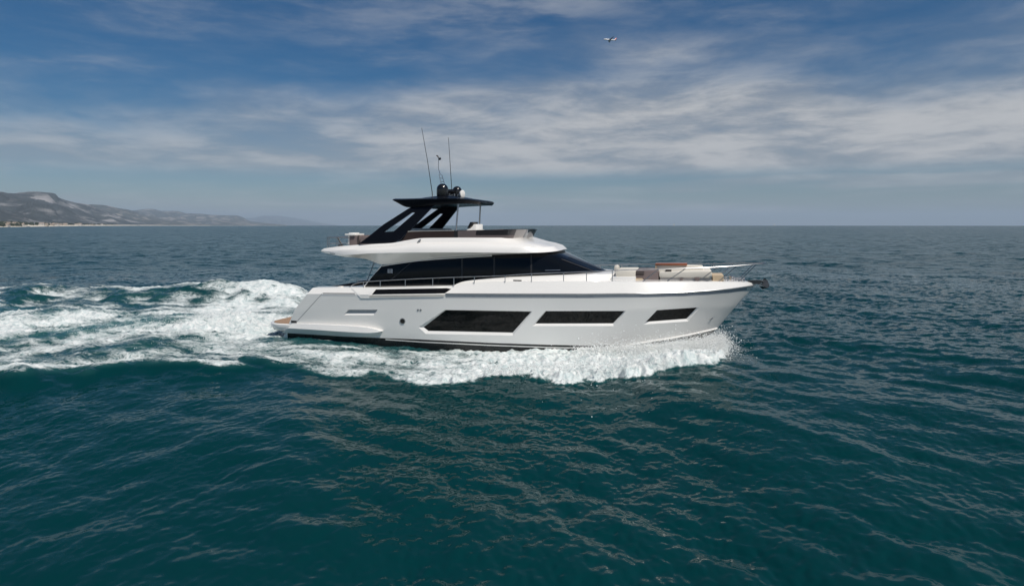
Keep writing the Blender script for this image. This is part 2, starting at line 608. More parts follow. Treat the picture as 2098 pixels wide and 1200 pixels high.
def sea_material():
    m, t, b, out = new_mat("sea_water")
    geo = t.node('ShaderNodeNewGeometry')
    Pn, Nn = geo.outputs['Position'], geo.outputs['Normal']

    def attr(n):
        q = t.node('ShaderNodeAttribute', attribute_name=n)
        return q.outputs['Fac']
    foam, unm, rip, bub = attr('foam'), attr('unmeshed'), attr('ripple'), attr('bubbles')

    def slope(sx, sy, detail, off):
        n = t.noise(t.vmath('MULTIPLY', t.vmath('ADD', Pn, off), (sx, sy, 1.0)), 1.0, detail, 0.6, col=True)
        return t.vmath('SUBTRACT', n, (0.5, 0.5, 0.5))
    s_fine = slope(9.0, 11.0, 4, (0, 0, 0))
    s_small = slope(2.2, 2.6, 3, (3, 7, 0))
    s_mid = slope(0.42, 0.62, 3, (11, 5, 0))
    s_big = slope(0.045, 0.06, 2, (1, 2, 0))
    patch = t.ramp(t.noise(t.vmath('MULTIPLY', Pn, (0.012, 0.02, 1)), 1.0, 3, 0.55), 0.3, 0.7, 0.65, 1.25)
    tot = t.vmath('SCALE', s_fine, scale=0.19)
    tot = t.vmath('ADD', tot, t.vmath('SCALE', s_small, scale=t.math('MULTIPLY', rip, 0.95)))
    tot = t.vmath('ADD', tot, t.vmath('SCALE', s_mid, scale=t.math('MULTIPLY', unm, 1.25)))
    tot = t.vmath('ADD', tot, t.vmath('SCALE', s_big, scale=t.math('MULTIPLY', unm, 0.12)))
    tot = t.vmath('MULTIPLY', t.vmath('SCALE', tot, scale=patch), (1, 1, 0))
    N = t.vmath('NORMALIZE', t.vmath('ADD', Nn, tot))
    # foam: lace of bubbles, stretched along the yacht's track
    rot = t.node('ShaderNodeVectorRotate', rotation_type='Z_AXIS')
    t.l.new(Pn, rot.inputs['Vector'])
    rot.inputs['Angle'].default_value = TH
    Q = rot.outputs[0]
    Qw = t.vmath('ADD', Q, t.vmath('SCALE', t.vmath('SUBTRACT', t.noise(Q, 0.8, 3, 0.6, col=True), (.5, .5, .5)), scale=0.9))
    f1 = t.noise(t.vmath('MULTIPLY', Qw, (0.36, 1.2, 1.0)), 1.0, 8, 0.66, 0.4)
    f2 = t.noise(t.vmath('MULTIPLY', Qw, (2.6, 4.2, 3.0)), 1.0, 6, 0.7, 0.6)
    rid = t.math('SUBTRACT', 1.0, t.math('ABSOLUTE', t.math('MULTIPLY', t.math('SUBTRACT', f2, 0.5), 5.0)))
    tex = t.math('ADD', t.math('MULTIPLY', f1, 0.72), t.math('MULTIPLY', rid, 0.16))
    thr = t.ramp(foam, 0.0, 1.0, 0.80, 0.16, smooth=False)
    fm = t.ramp(tex, t.math('SUBTRACT', thr, 0.08), t.math('ADD', thr, 0.17))
    fm = t.math('MULTIPLY', fm, t.ramp(foam, 0.02, 0.15))
    foamc = t.mix(t.ramp(f2, 0.3, 0.7), (0.42, 0.52, 0.53), (0.83, 0.84, 0.83))
    deep = t.mix(t.noise(t.vmath('MULTIPLY', Pn, (0.05, 0.08, 1)), 1.0, 3, 0.5), (0.0009, 0.0265, 0.0315), (0.0016, 0.036, 0.0405))
    deep = t.mix(t.math('MULTIPLY', bub, t.ramp(f1, 0.25, 0.75, 0.15, 0.95)), deep, (0.075, 0.22, 0.22))
    t.l.new(t.mix(fm, deep, foamc), b.inputs['Base Color'])
    far_r = t.ramp(unm, 0.3, 1.0, 0.07, 0.17)
    t.l.new(t.ramp(fm, 0, 1, far_r, 0.75, False), b.inputs['Roughness'])
    b.inputs['IOR'].default_value = 1.333
    t.l.new(t.ramp(fm, 0, 1, t.ramp(unm, 0.0, 1.0, 0.08, 0.07), 0.15, False), b.inputs['Specular IOR Level'])
    bump = t.node('ShaderNodeBump')
    bump.inputs['Distance'].default_value = 0.12
    t.l.new(t.math('ADD', t.math('MULTIPLY', f2, 1.0), t.math('MULTIPLY', fm, 0.4)), bump.inputs['Height'])
    t.l.new(t.math('MULTIPLY', fm, 0.6), bump.inputs['Strength'])
    t.l.new(N, bump.inputs['Normal'])
    t.l.new(bump.outputs[0], b.inputs['Normal'])
    return m


me.materials.append(sea_material())

# ------------------------------------------------------------------ the yacht
# local frame: u forward, v to port, w up from the still water
yacht = empty("motor_yacht", (0, D0, 0), -TH)
tag(yacht, "white flybridge motor yacht with black hardtop ploughing through the sea", "yacht")
CAM_L = Vector((ST * D0, -CT * D0, H))


def loc(px, py, v):
    """point of the yacht's frame seen at a photo pixel, v metres to port of the centre line"""
    a = (px - CX) / FX
    u_ = (a * (D0 + CT * v) - ST * v) / (CT + a * ST)
    d_ = D0 - ST * u_ + CT * v
    return Vector((u_, v, H + (HOR - py) / FX * d_))


def mir(p):
    return Vector((p[0], -p[1], p[2]))


def hline(pts, bu, bv):
    """photo polyline on the hull + half-breadth table -> functions w(u), b(u) and the end stations"""
    bf = pchip(bu, bv)
    us, ws = [], []
    for px, py in pts:
        vv = 0.0
        for _ in range(25):
            p = loc(px, py, vv)
            vv = -float(bf(p.x))
        p = loc(px, py, vv)
        us.append(p.x)
        ws.append(p.z)
    return pchip(us, ws), bf, min(us), max(us)


L_chine = hline([(575, 703), (700, 716), (800, 724), (1000, 737), (1150, 733), (1230, 722), (1290, 706.5), (1340, 698), (1400, 688), (1440, 679.5), (1470, 672)],
                [-11, -9.6, -6, 0, 3, 5, 6.5, 7.6, 8.3, 8.62], [2.1, 2.25, 2.42, 2.44, 2.24, 1.80, 1.28, .72, .26, 0])
L_knuck = hline([(604, 634), (860, 634), (1100, 636), (1300, 634), (1440, 629), (1508, 628)],
                [-11, -9.2, -6, 0, 3, 5, 7, 8.2, 9.0, 9.36], [2.3, 2.42, 2.60, 2.65, 2.58, 2.33, 1.66, .98, .38, 0])
L_rail = hline([(629, 602), (660, 602), (800, 603), (915, 602.5), (1200, 603), (1330, 601), (1450, 596), (1520, 588.5), (1547, 584)],
               [-11, -8.8, -6, 0, 3, 5, 7, 8.5, 9.4, 10.02], [2.4, 2.48, 2.66, 2.69, 2.66, 2.45, 1.86, 1.13, .52, 0])
L_sheer = hline([(641, 589.5), (690, 589), (760, 589), (880, 586.5), (922, 585.5), (945, 581), (965, 579), (1030, 576.5), (1100, 576), (1250, 577), (1400, 577), (1500, 577), (1528, 578), (1549, 582)],
                [-11, -8.6, -6, -2.6, -2.2, 0, 3, 5, 7, 8.5, 9.4, 10.06], [2.26, 2.32, 2.50, 2.55, 2.42, 2.43, 2.38, 2.19, 1.64, .97, .44, 0])

NS = 150
ts = 1 - (1 - np.linspace(0, 1, NS)) ** 1.25


def hull_pts(Lf):
    wf, bf, u0, u1 = Lf
    uu = u0 + ts * (u1 - u0)
    ww, bb = wf(uu), bf(uu)
    bb[-1] = 0
    return np.stack([uu, -bb, ww], 1)


P_ch, P_kn, P_ra, P_sh = (hull_pts(q) for q in (L_chine, L_knuck, L_rail, L_sheer))
P_ke = np.stack([P_ch[:, 0], np.zeros(NS), np.interp(P_ch[:, 0], [-11, 4, 7, 8.62], [-1.0, -1.1, -0.45, P_ch[-1, 2] - 0.02])], 1)
P_ke[:, 2] = np.minimum(P_ke[:, 2], P_ch[:, 2] - 0.01)
P_dk = P_sh.copy()
P_dk[:, 1] = 0
P_dk[:, 2] += 0.03


def between(A, B, n):
    return [A + (B - A) * (k / n) for k in range(n)]


half = between(P_ke, P_ch, 3) + between(P_ch, P_kn, 14) + between(P_kn, P_ra, 7) + between(P_ra, P_sh, 5) + between(P_sh, P_dk, 3) + [P_dk]
nh = len(half)
mb = MB()
rows_ = []
for i in range(NS):
    st = [Vector(h_[i]) for h_ in half]
    rows_.append(st + [mir(p) for p in st[-2:0:-1]])
mb.grid(rows_, close=True)
mb.m = []
nk = len(rows_[0])
for i in range(NS - 1):
    for j in range(nk):
        mb.m.append(1 if (j < 3 or j >= nk - 3) else 0)
mb.add([p for p in rows_[0]], [tuple(range(nk))])
hull = mb.build("hull", [M['gelcoat'], M['black_paint']], yacht, smooth=14)


def bvh_of(o):
    me_ = o.data
    return BVHTree.FromPolygons([v_.co.copy() for v_ in me_.vertices], [tuple(p.vertices) for p in me_.polygons])


HB = bvh_of(hull)


def hit(px, py, off=0.0, tree=None):
    a, b_ = (px - CX) / FX, (HOR - py) / FX
    dr = Vector((CT * a - ST, ST * a + CT, b_)).normalized()
    p, n, i, _d = (tree or HB).ray_cast(CAM_L, dr)
    if p is None:
        return None
    if n.dot(dr) > 0: n = -n
    return p + n * off


def strip(top, bot, off, name, mat, parent, n=40, m=4, back=0.03, tree=None, smooth=30):
    """a thin plate lying on a surface, between an upper and a lower photo polyline"""
    x0, x1 = top[0][0], top[-1][0]
    tx, ty = [q[0] for q in top], [q[1] for q in top]
    bx, by = [q[0] for q in bot], [q[1] for q in bot]
    xs = sorted(set(list(np.linspace(x0, x1, n)) + [q for q in tx + bx if x0 < q < x1]))
    fr, bk = [], []
    for q in xs:
        yt, yb = np.interp(q, tx, ty), np.interp(q, bx, by)
        c1, c2 = [], []
        for k in range(m + 1):
            yy = yt + (yb - yt) * k / m
            p1, p2 = hit(q, yy, off, tree), hit(q, yy, off - back, tree)
            if p1 is None: break
            c1.append(p1)
            c2.append(p2)
        if len(c1) == m + 1:
            fr.append(c1)
            bk.append(c2)
    g = MB()
    g.grid([a + b_[::-1] for a, b_ in zip(fr, bk)], close=True)
    g.add(fr[0] + bk[0][::-1], [tuple(range(2 * m + 2))])
    g.add(fr[-1] + bk[-1][::-1], [tuple(range(2 * m + 2))])
    return g.build(name, mat, parent, smooth=smooth)


def dense(poly, step=12.0):
    o = []
    for i in range(len(poly)):
        a, b_ = np.array(poly[i], float), np.array(poly[(i + 1) % len(poly)], float)
        k = max(1, int(np.hypot(*(b_ - a)) / step))
        o += [tuple(a + (b_ - a) * t / k) for t in range(k)]
    return o


WIN = [
    ([(867.3, 670.6), (912, 636), (1087, 639)], [(867.3, 671.2), (876.7, 678), (1049.6, 681.7), (1087, 639.6)]),
    ([(1097.5, 662.6), (1118.3, 638.3), (1279.5, 638)], [(1097.5, 663.3), (1256.5, 663.3), (1279.5, 638.6)]),
    ([(1324.2, 660), (1346.6, 636.5), (1430, 630.7)], [(1324.2, 660.6), (1408, 654.3), (1430, 631.3)]),
]
WOUT = [
    ([(867.3, 670.8), (912, 636), (1087, 639.2), (1049.6, 681.7), (876.7, 678)], [(857, 670), (911, 634.5), (1091, 637.5), (1051, 687), (872, 683.5)]),
    ([(1097.5, 663), (1118.3, 638.3), (1279.5, 638.2), (1256.5, 663.3)], [(1090, 667.5), (1117.5, 637), (1282.5, 636.8), (1257.5, 667.5)]),
    ([(1324.2, 660.4), (1346.6, 636.5), (1430, 630.9), (1408, 654.3)], [(1318, 664.5), (1346, 635.2), (1433, 629.3), (1410, 658)]),
]
VENT = ([(708, 641.5), (714, 635), (772, 635), (765, 641.5)], [(704, 645), (713.5, 634.3), (774, 634.3), (766, 645)])


def cutter(inner, outer, depth):
    pi, po = [], []
    k = len(inner)
    A, B = [], []
    for i in range(k):
        a0, a1, b0, b1 = (np.array(q, float) for q in (inner[i], inner[(i + 1) % k], outer[i], outer[(i + 1) % k]))
        nn = max(1, int(np.hypot(*(a1 - a0)) / 14))
        for t in range(nn):
            A.append(a0 + (a1 - a0) * t / nn)
            B.append(b0 + (b1 - b0) * t / nn)
    for a, b_ in zip(A, B):
        p_in, p_s = hit(a[0], a[1], -depth), hit(b_[0], b_[1])
        pi.append(p_in)
        po.append(p_s + (p_s - p_in) * 0.8)
    n = len(pi)
    g = MB()
    g.add(pi + po, [tuple(range(n))[::-1], tuple(range(n, 2 * n))] + [(i, (i + 1) % n, n + (i + 1) % n, n + i) for i in range(n)])
    o = g.build("cut", M['gelcoat'], None, smooth=0)
    return o


cuts = [cutter(a, b_, 0.075) for a, b_ in WOUT] + [cutter(*VENT, 0.07)]
g = MB().box((-7.35, 0, 2.3), (2.2, 3.7, 1.75))
cuts.append(g.build("cut", M['gelcoat'], None, smooth=0))
orig = hull.data
corner_n = [c.vector.copy() for c in orig.corner_normals]
polys = [(list(p.loop_indices), [orig.vertices[i].co.copy() for i in p.vertices]) for p in orig.polygons]
for c in cuts:
    md = hull.modifiers.new("cut", 'BOOLEAN')
    md.operation = 'DIFFERENCE'
    md.object = c
    md.solver = 'EXACT'
    c.parent = yacht
bpy.context.view_layer.update()
dg = bpy.context.evaluated_depsgraph_get()
newme = bpy.data.meshes.new_from_object(hull.evaluated_get(dg))
hull.modifiers.clear()
hull.data = newme
for c in cuts:
    bpy.data.objects.remove(c)
nl = []
for p in newme.polygons:
    fnv = p.normal
    for vi in p.vertices:
        q = newme.vertices[vi].co
        hp, hn, hi, hd = HB.find_nearest(q * 0.995 + p.center * 0.005)
        nn = fnv
        if hp is not None and hd < 0.003 and abs(hn.dot(fnv)) > 0.93:
            li, cs = polys[hi]
            acc = Vector()
            for l_, c_ in zip(li, cs):
                acc += corner_n[l_] / ((c_ - q).length_squared + 1e-6)
            nn = acc.normalized()
            if nn.dot(fnv) < 0: nn = -nn
        nl.append(nn)
newme.shade_smooth()
newme.normals_split_custom_set([tuple(q) for q in nl])

# hull parts
for tp, bt in WIN:
    strip(tp, bt, -0.066, "hull_window", M['hullglass'], hull, n=30, m=4, back=0.02)
strip([(708, 641.2), (714, 635.3), (772, 635.3)], [(708, 641.5), (765, 641.4), (772, 635.6)], -0.062, "vent_panel", M['greypaint'], hull, n=12, m=2, back=0.02)
boot_t = [(579, 681), (640, 685), (700, 689), (780, 692), (860, 695), (1000, 702), (1120, 706), (1200, 707.5), (1290, 705)]
chine_b = [(579, 703), (700, 715), (800, 722), (1000, 735), (1150, 731), (1230, 720.5), (1290, 705.8)]
strip(boot_t, chine_b, 0.006, "boot_stripe", M['black_paint'], hull, n=70, m=5)
pin_t = [(790, 694.2), (860, 699), (1000, 705.8), (1120, 710.2), (1200, 711.6), (1255, 710.5)]
strip(pin_t, [(a, b_ + 1.9) for a, b_ in pin_t], 0.012, "waterline_stripe", M['gelcoat'], hull, n=50, m=1)
rub = [(641, 601.5), (655, 601.6)]
strip([(659, 600.6), (728, 601)], [(659, 605), (735, 605)], 0.006, "quarter_inlay", M['greypaint'], hull, n=12, m=1)
strip([(662, 600.2), (727, 600.6)], [(662, 601.4), (727, 601.8)], 0.012, "inlay_shadow_gap", M['rubber'], hull, n=12, m=1)
rr = [(913, 602.2), (1060, 602.8), (1200, 603), (1330, 601.2), (1400, 598.8), (1450, 596), (1500, 591), (1530, 586.8), (1543, 584.6)]
path = [hit(q, np.interp(q, [a for a, _ in rr], [b_ for _, b_ in rr]), 0.012) for q in np.linspace(913, 1543, 90)]
path = [p for p in path if p is not None]
MB().tube(path, 0.026, 8).build("rub_rail", M['dull_steel'], hull)
MB().tube([mir(p) for p in path], 0.026, 8).build("rub_rail", M['dull_steel'], hull)
gt = [(a, b_ + 2.0) for a, b_ in rr]
strip(gt[:-1], [(a, b_ + 5.5) for a, b_ in gt[:-1]], 0.004, "rail_band", M['greypaint'], hull, n=80, m=1)  # flat blue-grey band along the hull below the rub rail
# bow spray rail: a white ledge along the forward chine
cp = [Vector(p) for p in P_ch if p[0] > 4.9]
for sgn in (1, -1):
    r1 = [[p + Vector((0, 0, 0.035)), p + Vector((0, -0.06, 0.012)), p + Vector((0, -0.055, -0.02)), p + Vector((0, 0.05, -0.06))] for p in cp]
    if sgn < 0: r1 = [[mir(q) for q in r] for r in r1]
    g = MB().grid(r1, close=True)
    g.build("spray_rail", M['gelcoat'], hull)
# seams, ports and drains
for a, b_ in (((659.5, 602), (606, 661)), ((599, 664), (579, 690))):
    ps = [hit(a[0] + (b_[0] - a[0]) * t, a[1] + (b_[1] - a[1]) * t, 0.002) for t in np.linspace(0, 1, 24)]
    MB().tube([p for p in ps if p is not None], 0.010, 6).build("panel_seam", M['seam'], hull)
strip([(581.5, 655), (608, 657)], [(578.5, 660), (603, 661.5)], 0.008, "boarding_step", M['rubber'], hull, n=8, m=2)
p0 = hit(825, 657.5)
p1 = hit(825, 657.5, 1.0)
ax = (p1 - p0).normalized()
g = MB().lathe(p0, [(0.125, -0.02), (0.125, 0.018), (0.095, 0.022), (0.09, -0.02)], ax, 28)
port = g.build("porthole", M['dull_steel'], hull)
MB().lathe(p0, [(0.092, -0.02), (0.092, 0.012)], ax, 24).build("porthole_glass", M['hullglass'], hull)
for q in (856.5, 862):
    pp = hit(q, 635)
    MB().lathe(pp, [(0.045, -0.01), (0.045, 0.012), (0.02, 0.02)], (hit(q, 635, 1) - pp), 12).build("drain_outlet", M['dull_steel'], hull)
pp = hit(1458, 652)
MB().tube([hit(1454.5, 654.5, .01), hit(1460.5, 650.5, .01)], 0.02, 8).build("hull_fitting", M['dull_steel'], hull)
# bulwark window, its step lines and the boarding gate
strip([(762.7, 602.5), (770.4, 592.8), (915.9, 590.2), (924, 592)], [(762.7, 602.9), (911.4, 600.9), (924, 592.4)], 0.007, "bulwark_window", M['hullglass'], hull, n=30, m=3)
for yy in (604.6, 607.2):
    strip([(758, yy), (910, yy - 1.8)], [(758, yy + 1.3), (906, yy - 0.5)], 0.03, "bulwark_moulding", M['deck'], hull, n=24, m=1, back=0.05)
strip([(721, 590.2), (770, 590.2)], [(721, 591), (739, 609.5), (756, 609.5), (770, 591)], 0.018, "boarding_gate", M['gelcoat'], hull, n=20, m=3, back=0.04)
ed = [hit(a, b_, 0.02) for a, b_ in ((721, 591), (739.5, 609.8), (755, 609.8), (905, 607.3))]
MB().tube(ed, 0.011, 6).build("gate_edge", M['gelcoat'], hull)

# sponson that carries the swim platform
spt = [(598, 662.5, -2.42), (640, 664, -2.56), (700, 666.5, -2.68), (745, 670, -2.72), (768, 674, -2.70), (783, 677.5, -2.62)]
spm = [(590, 672, -2.46), (640, 675, -2.62), (700, 679, -2.74), (745, 681.5, -2.76), (768, 681, -2.72), (783, 678.2, -2.63)]
spb = [(577, 681.5, -2.30), (640, 685, -2.46), (700, 688.5, -2.56), (735, 690, -2.62), (768, 685, -2.66), (783, 679, -2.60)]


def spl(pts, per=6):
    P3 = np.array([loc(*q) if not isinstance(q, Vector) else q for q in pts])
    k = np.arange(len(P3))
    tt = np.linspace(0, len(P3) - 1, per * (len(P3) - 1) + 1)
    return [Vector(r) for r in np.stack([pchip(k, P3[:, i])(tt) for i in range(3)], 1)]


a1, a2, a3 = spl(spt), spl(spm), spl(spb)
inn = [Vector((p.x, -2.2, p.z)) for p in a1]
inb = [Vector((p.x, -2.2, p.z)) for p in a3]
for sgn in (1, -1):
    rws = [[i_, p, q, r, j_] for i_, p, q, r, j_ in zip(inn, a1, a2, a3, inb)]
    if sgn < 0: rws = [[mir(q) for q in r] for r in rws]
    g = MB().grid(rws, close=True)
    g.add(rws[0], [(0, 1, 2, 3, 4)]).add(rws[-1], [(0, 1, 2, 3, 4)])
    g.build("sponson", M['gelcoat'], hull, smooth=25)

# swim platform with rounded corners and a teak top
zt = loc(575, 660.5, -2.0).z
zb = zt - 0.42


def plat_outline(hw, u0, u1, r, k=8):
    o = []
    for i in range(k + 1):
        t = math.pi / 2 * i / k
        o.append((u0 + r - r * math.cos(t), -hw + r - r * math.sin(t)))
    o.append((u1, -hw))
    o.append((u1, hw))
    for i in range(k + 1):
        t = math.pi / 2 * (k - i) / k
        o.append((u0 + r - r * math.cos(t), hw - r + r * math.sin(t)))
    return o


g = MB()
o0 = plat_outline(2.35, -10.75, -8.6, 0.85)
ring = lambda s_, z_, du=0.0: [Vector((-9.3 + (a - -9.3) * s_ + du, b_ * s_, z_)) for a, b_ in o0]
rg = [ring(0.985, zt), ring(1.0, zt - 0.03), ring(1.0, zt - 0.16), ring(0.97, zt - 0.30, 0.06), ring(0.86, zb, 0.15)]
g.grid(rg, close=True)
g.add(rg[0], [tuple(range(len(o0)))]).add(rg[-1], [tuple(range(len(o0)))])
plat = g.build("swim_platform", M['gelcoat'], yacht)
o1 = plat_outline(2.24, -10.62, -8.7, 0.8)
MB().prism([(a, b_, zt + 0.004) for a, b_ in o1], (0, 0, 0.018)).build("teak_decking", M['teak'], plat)

# ---- glass house: salon sides and windscreen
hb_ = [(744, 590, -2.0), (800, 589, -2.05), (880, 587, -2.07), (960, 585, -2.07), (1060, 580, -2.02), (1130, 577, -1.92), (1196, 569, -1.62), (1233, 562, -0.9), (1248, 556, 0)]
ht_ = [(783.5, 543, -1.98), (815, 538, -2.0), (870, 531, -2.0), (940, 526, -1.98), (1020, 521.5, -1.93), (1075, 519, -1.87), (1117, 517, -1.66), (1140, 515, -0.9), (1150, 513.5, 0)]
bl, tl = spl(hb_, 6), spl(ht_, 6)
cut_i = 6 * 6


def house_rows(i0, i1, side):
    rws = []
    for p, q in list(zip(bl, tl))[i0:i1 + 1]:
        r = []
        for k in range(7):
            t = k / 6
            m_ = p.lerp(q, t)
            m_.y -= 0.05 * math.sin(math.pi * t) * (1 if abs(p.y) > .3 else abs(p.y) / .3)
            r.append(m_ if side < 0 else mir(m_))
        rws.append(r)
    return rws


g = MB()
g.grid(house_rows(0, cut_i, -1))
salon = g.build("salon_glass", M['glass'], yacht, smooth=60)
SB = bvh_of(salon)
g = MB()
g.grid(house_rows(0, cut_i, 1))
g.build("salon_glass", M['glass'], yacht, smooth=60)
g = MB()
fw = house_rows(cut_i, len(bl) - 1, -1)
bw = house_rows(cut_i, len(bl) - 1, 1)
g.grid(fw + bw[::-1][1:])
wsc = g.build("windscreen", M['glass'], yacht, smooth=60)
WB = bvh_of(wsc)
# aft bulkhead of the salon
g = MB().prism([bl[0] + Vector((.02, 0, 0)), mir(bl[0]) + Vector((.02, 0, 0)), mir(tl[0]) + Vector((.02, 0, 0)), tl[0] + Vector((.02, 0, 0))], (0.05, 0, 0))
g.build("salon_doors", M['glass'], yacht, smooth=0)
# pale edge of the glass, pillars between the panes
ae = [bl[0].lerp(tl[0], t) + Vector((-0.01, -0.02, 0)) for t in (0, .25, .5, .75, 1)]
MB().tube(ae, 0.022, 6).build("salon_frame", M['gelcoat'], yacht)
MB().tube([p + Vector((0, -0.035, -0.035)) for p in tl[:24]], 0.022, 6).build("salon_frame", M['gelcoat'], yacht)
for a, b_, c_, d_ in ((841, 538, 802, 572), (946, 530, 947, 572), (1012, 526, 1013, 568), (1088, 522, 1089, 562)):
    strip([(min(a, c_) - 1.2, b_), (max(a, c_) + 1.2, b_)] if abs(a - c_) < 3 else [(c_ - 2, d_ - .2), (a, b_), (a + 2, b_)],
          [(min(a, c_) - 1.2, d_), (max(a, c_) + 1.2, d_)] if abs(a - c_) < 3 else [(c_ - 2, d_), (c_ + 2, d_), (a + 2, b_ + .2)],
          0.004, "pillar", M['rubber'], salon, n=6, m=3, back=0.01, tree=SB)
# emblem: two bars and a row of short cross strokes between them
g = MB()


def em(a, b_, c_, d_):
    p = [hit(q, r, 0.010, SB) for q, r in ((a, b_), (c_, b_), (c_, d_), (a, d_))]
    g.prism(p, (p[1] - p[0]).cross(p[2] - p[0]).normalized() * 0.006)


em(794.6, 551.2, 795.7, 559.3)
em(803.0, 551.2, 804.1, 559.8)
for k, yy in enumerate((551.3, 553.6, 555.6, 557.8)):
    em(796.0 if k % 2 else 795.9, yy + 0.1, 799.2, yy + 1.1)
    em(799.5, yy - 0.2, 802.8, yy + 0.8)
g.build("emblem", M['emblem'], salon, smooth=0)
strip([(1117, 553.2), (1148, 552.6)], [(1117, 554.4), (1148, 553.8)], 0.006, "grab_rail", M['dull_steel'], salon, n=5, m=1, tree=SB)
# wipers on the windscreen
for a, b_ in (((1232, 553), (1165, 527)), ((1214, 556), (1150, 532))):
    ps = [hit(a[0] + (b_[0] - a[0]) * t, a[1] + (b_[1] - a[1]) * t, 0.03, WB) for t in np.linspace(0, 1, 8)]
    ps = [p for p in ps if p is not None]
    if len(ps) > 2:
        MB().tube(ps, 0.014, 6).build("wiper", M['rubber'], wsc)

# ---- coach roof round the foot of the glass
cb = [(905, 591, -2.34), (936, 587, -2.36), (1000, 582, -2.36), (1100, 580, -2.28), (1180, 579, -2.02), (1236, 578.5, -1.62), (1268, 577, -0.8), (1279, 576, 0)]
cs_ = [(922, 588.5, -2.18), (948, 577, -2.22), (1000, 571.5, -2.22), (1100, 566.5, -2.10), (1180, 563.5, -1.85), (1230, 561.5, -1.5), (1258, 560, -0.8), (1268, 559, 0)]
ct = [(934, 586, -1.9), (956, 574.5, -1.98), (1005, 568.6, -1.98), (1100, 563, -1.86), (1180, 560, -1.6), (1224, 558.8, -1.25), (1247, 557.5, -.7), (1256, 556.5, 0)]
l1, l2, l3 = spl(cb), spl(cs_), spl(ct)
half_r = [[a, a.lerp(b_, .75), b_, c_] for a, b_, c_ in zip(l1, l2, l3)]
g = MB()
g.grid(half_r + [[mir(q) for q in r] for r in half_r[::-1][1:]])
n_ = len(l3)
for i in range(n_ - 1):
    g.add([l3[i], l3[i + 1], mir(l3[i + 1]), mir(l3[i])], [(0, 1, 2, 3)])
coach = g.build("coach_roof", M['gelcoat'], yacht, smooth=30)

# ---- flybridge body
ft = [(664, 509, -1.75), (700, 504, -2.0), (760, 500, -2.12), (800, 498, -2.16), (835, 492, -2.18), (868, 487.6, -2.18), (960, 486.8, -2.18), (1025, 487, -2.02), (1058, 487.2, -1.55), (1075, 487, -0.8), (1080, 486.8, 0)]
fm1 = [(661, 511, -1.79), (700, 508, -2.05), (760, 505, -2.22), (800, 503, -2.27), (835, 499, -2.28), (870, 496.4, -2.29), (960, 496, -2.29), (1040, 497, -2.16), (1084, 497.5, -1.72), (1106, 496.5, -0.9), (1112, 496, 0)]
fm2 = [(659, 512.5, -1.83), (700, 512, -2.25), (760, 509.5, -2.45), (800, 508, -2.5), (835, 506, -2.52), (870, 504.6, -2.55), (960, 504.5, -2.55), (1050, 506, -2.42), (1104, 506.5, -1.95), (1136, 504.5, -1.0), (1145, 503.5, 0)]
fc_ = [(657, 514, -1.85), (700, 522.5, -2.3), (760, 519, -2.55), (800, 518, -2.6), (835, 517.5, -2.62), (870, 517.3, -2.65), (960, 517, -2.65), (1050, 518, -2.50), (1112, 517, -2.0), (1146, 513.5, -1.0), (1157, 510.5, 0)]
fb_ = [(659, 516, -1.75), (700, 525.5, -1.95), (746, 530, -2.0), (784, 541.5, -2.04), (825, 537, -2.06), (870, 531.5, -2.06), (960, 525, -2.04), (1050, 520.6, -1.95), (1112, 518, -1.7), (1142, 515.5, -.9), (1152, 513.5, 0)]
fl = [spl(q, 7) for q in (ft, fm1, fm2, fc_, fb_)]
fl.insert(2, [(a + b_) / 2 + Vector((0, -0.015, 0.02)) for a, b_ in zip(fl[1], fl[2])])
fl.insert(4, [(a + b_) / 2 + Vector((0, -0.02, 0.0)) for a, b_ in zip(fl[3], fl[4])])
n_ = len(fl[0])
g = MB()
hr = [[l_[i] for l_ in fl] for i in range(n_)]
g.grid(hr + [[mir(q) for q in r] for r in hr[::-1][1:]])
for L_ in (fl[0], fl[-1]):
    for i in range(n_ - 1):
        g.add([L_[i], L_[i + 1], mir(L_[i + 1]), mir(L_[i])], [(0, 1, 2, 3)])
g.add(hr[0] + [mir(q) for q in hr[0][::-1]], [tuple(range(2 * len(fl)))])
fly = g.build("flybridge", M['gelcoat'], yacht, smooth=24)
FB = bvh_of(fly)
strip([(677, 519.3), (686, 519.4)], [(677, 520.5), (686, 520.6)], 0.004, "drain_slot", M['rubber'], fly, n=4, m=1, tree=FB)
pp = hit(859.5, 495, 0, FB)
g = MB().tube([pp + Vector((-.08, -.03, -.06)), pp + Vector((0.0, -.06, .03)), pp + Vector((0.07, -.03, .09))], 0.032, 8)
g.build("navigation_light", M['dull_steel'], fly)

# ---- flybridge coaming: brown sides, smoked screen, paler rounded corner
kb = [(822, 497, -2.15), (836, 492.5, -2.16), (868, 488.2, -2.16), (930, 487.6, -2.16), (974, 487.6, -2.14), (1040, 487.8, -1.93), (1060, 487.6, -1.5), (1074, 487.2, -.8), (1079, 487, 0)]
kt = [(835, 475, -2.20), (846, 474.4, -2.21), (880, 473.6, -2.22), (930, 472.7, -2.22), (976, 471.3, -2.20), (1046, 470.4, -2.00), (1068, 470.2, -1.55), (1083, 470, -.8), (1087, 470, 0)]
kB, kT = spl(kb, 6), spl(kt, 6)


def panel(i0, i1, name, mat, f0=0.0, f1=1.0, th=0.035, sgn=1, parent=None):
    fr = []
    for a, b_ in list(zip(kB, kT))[i0:i1 + 1]:
        inn_ = Vector((-th if abs(a.y) < 1.2 else 0, th if a.y < -0.5 else 0, 0))
        p, q = a.lerp(b_, f0), a.lerp(b_, f1)
        r = [p, p.lerp(q, .5), q, q + inn_, p + inn_]
        fr.append(r if sgn > 0 else [mir(s_) for s_ in r])
    g = MB().grid(fr, close=True)
    g.add(fr[0], [(0, 1, 2, 3, 4)]).add(fr[-1], [(0, 1, 2, 3, 4)])
    return g.build(name, mat, parent or yacht, smooth=35)


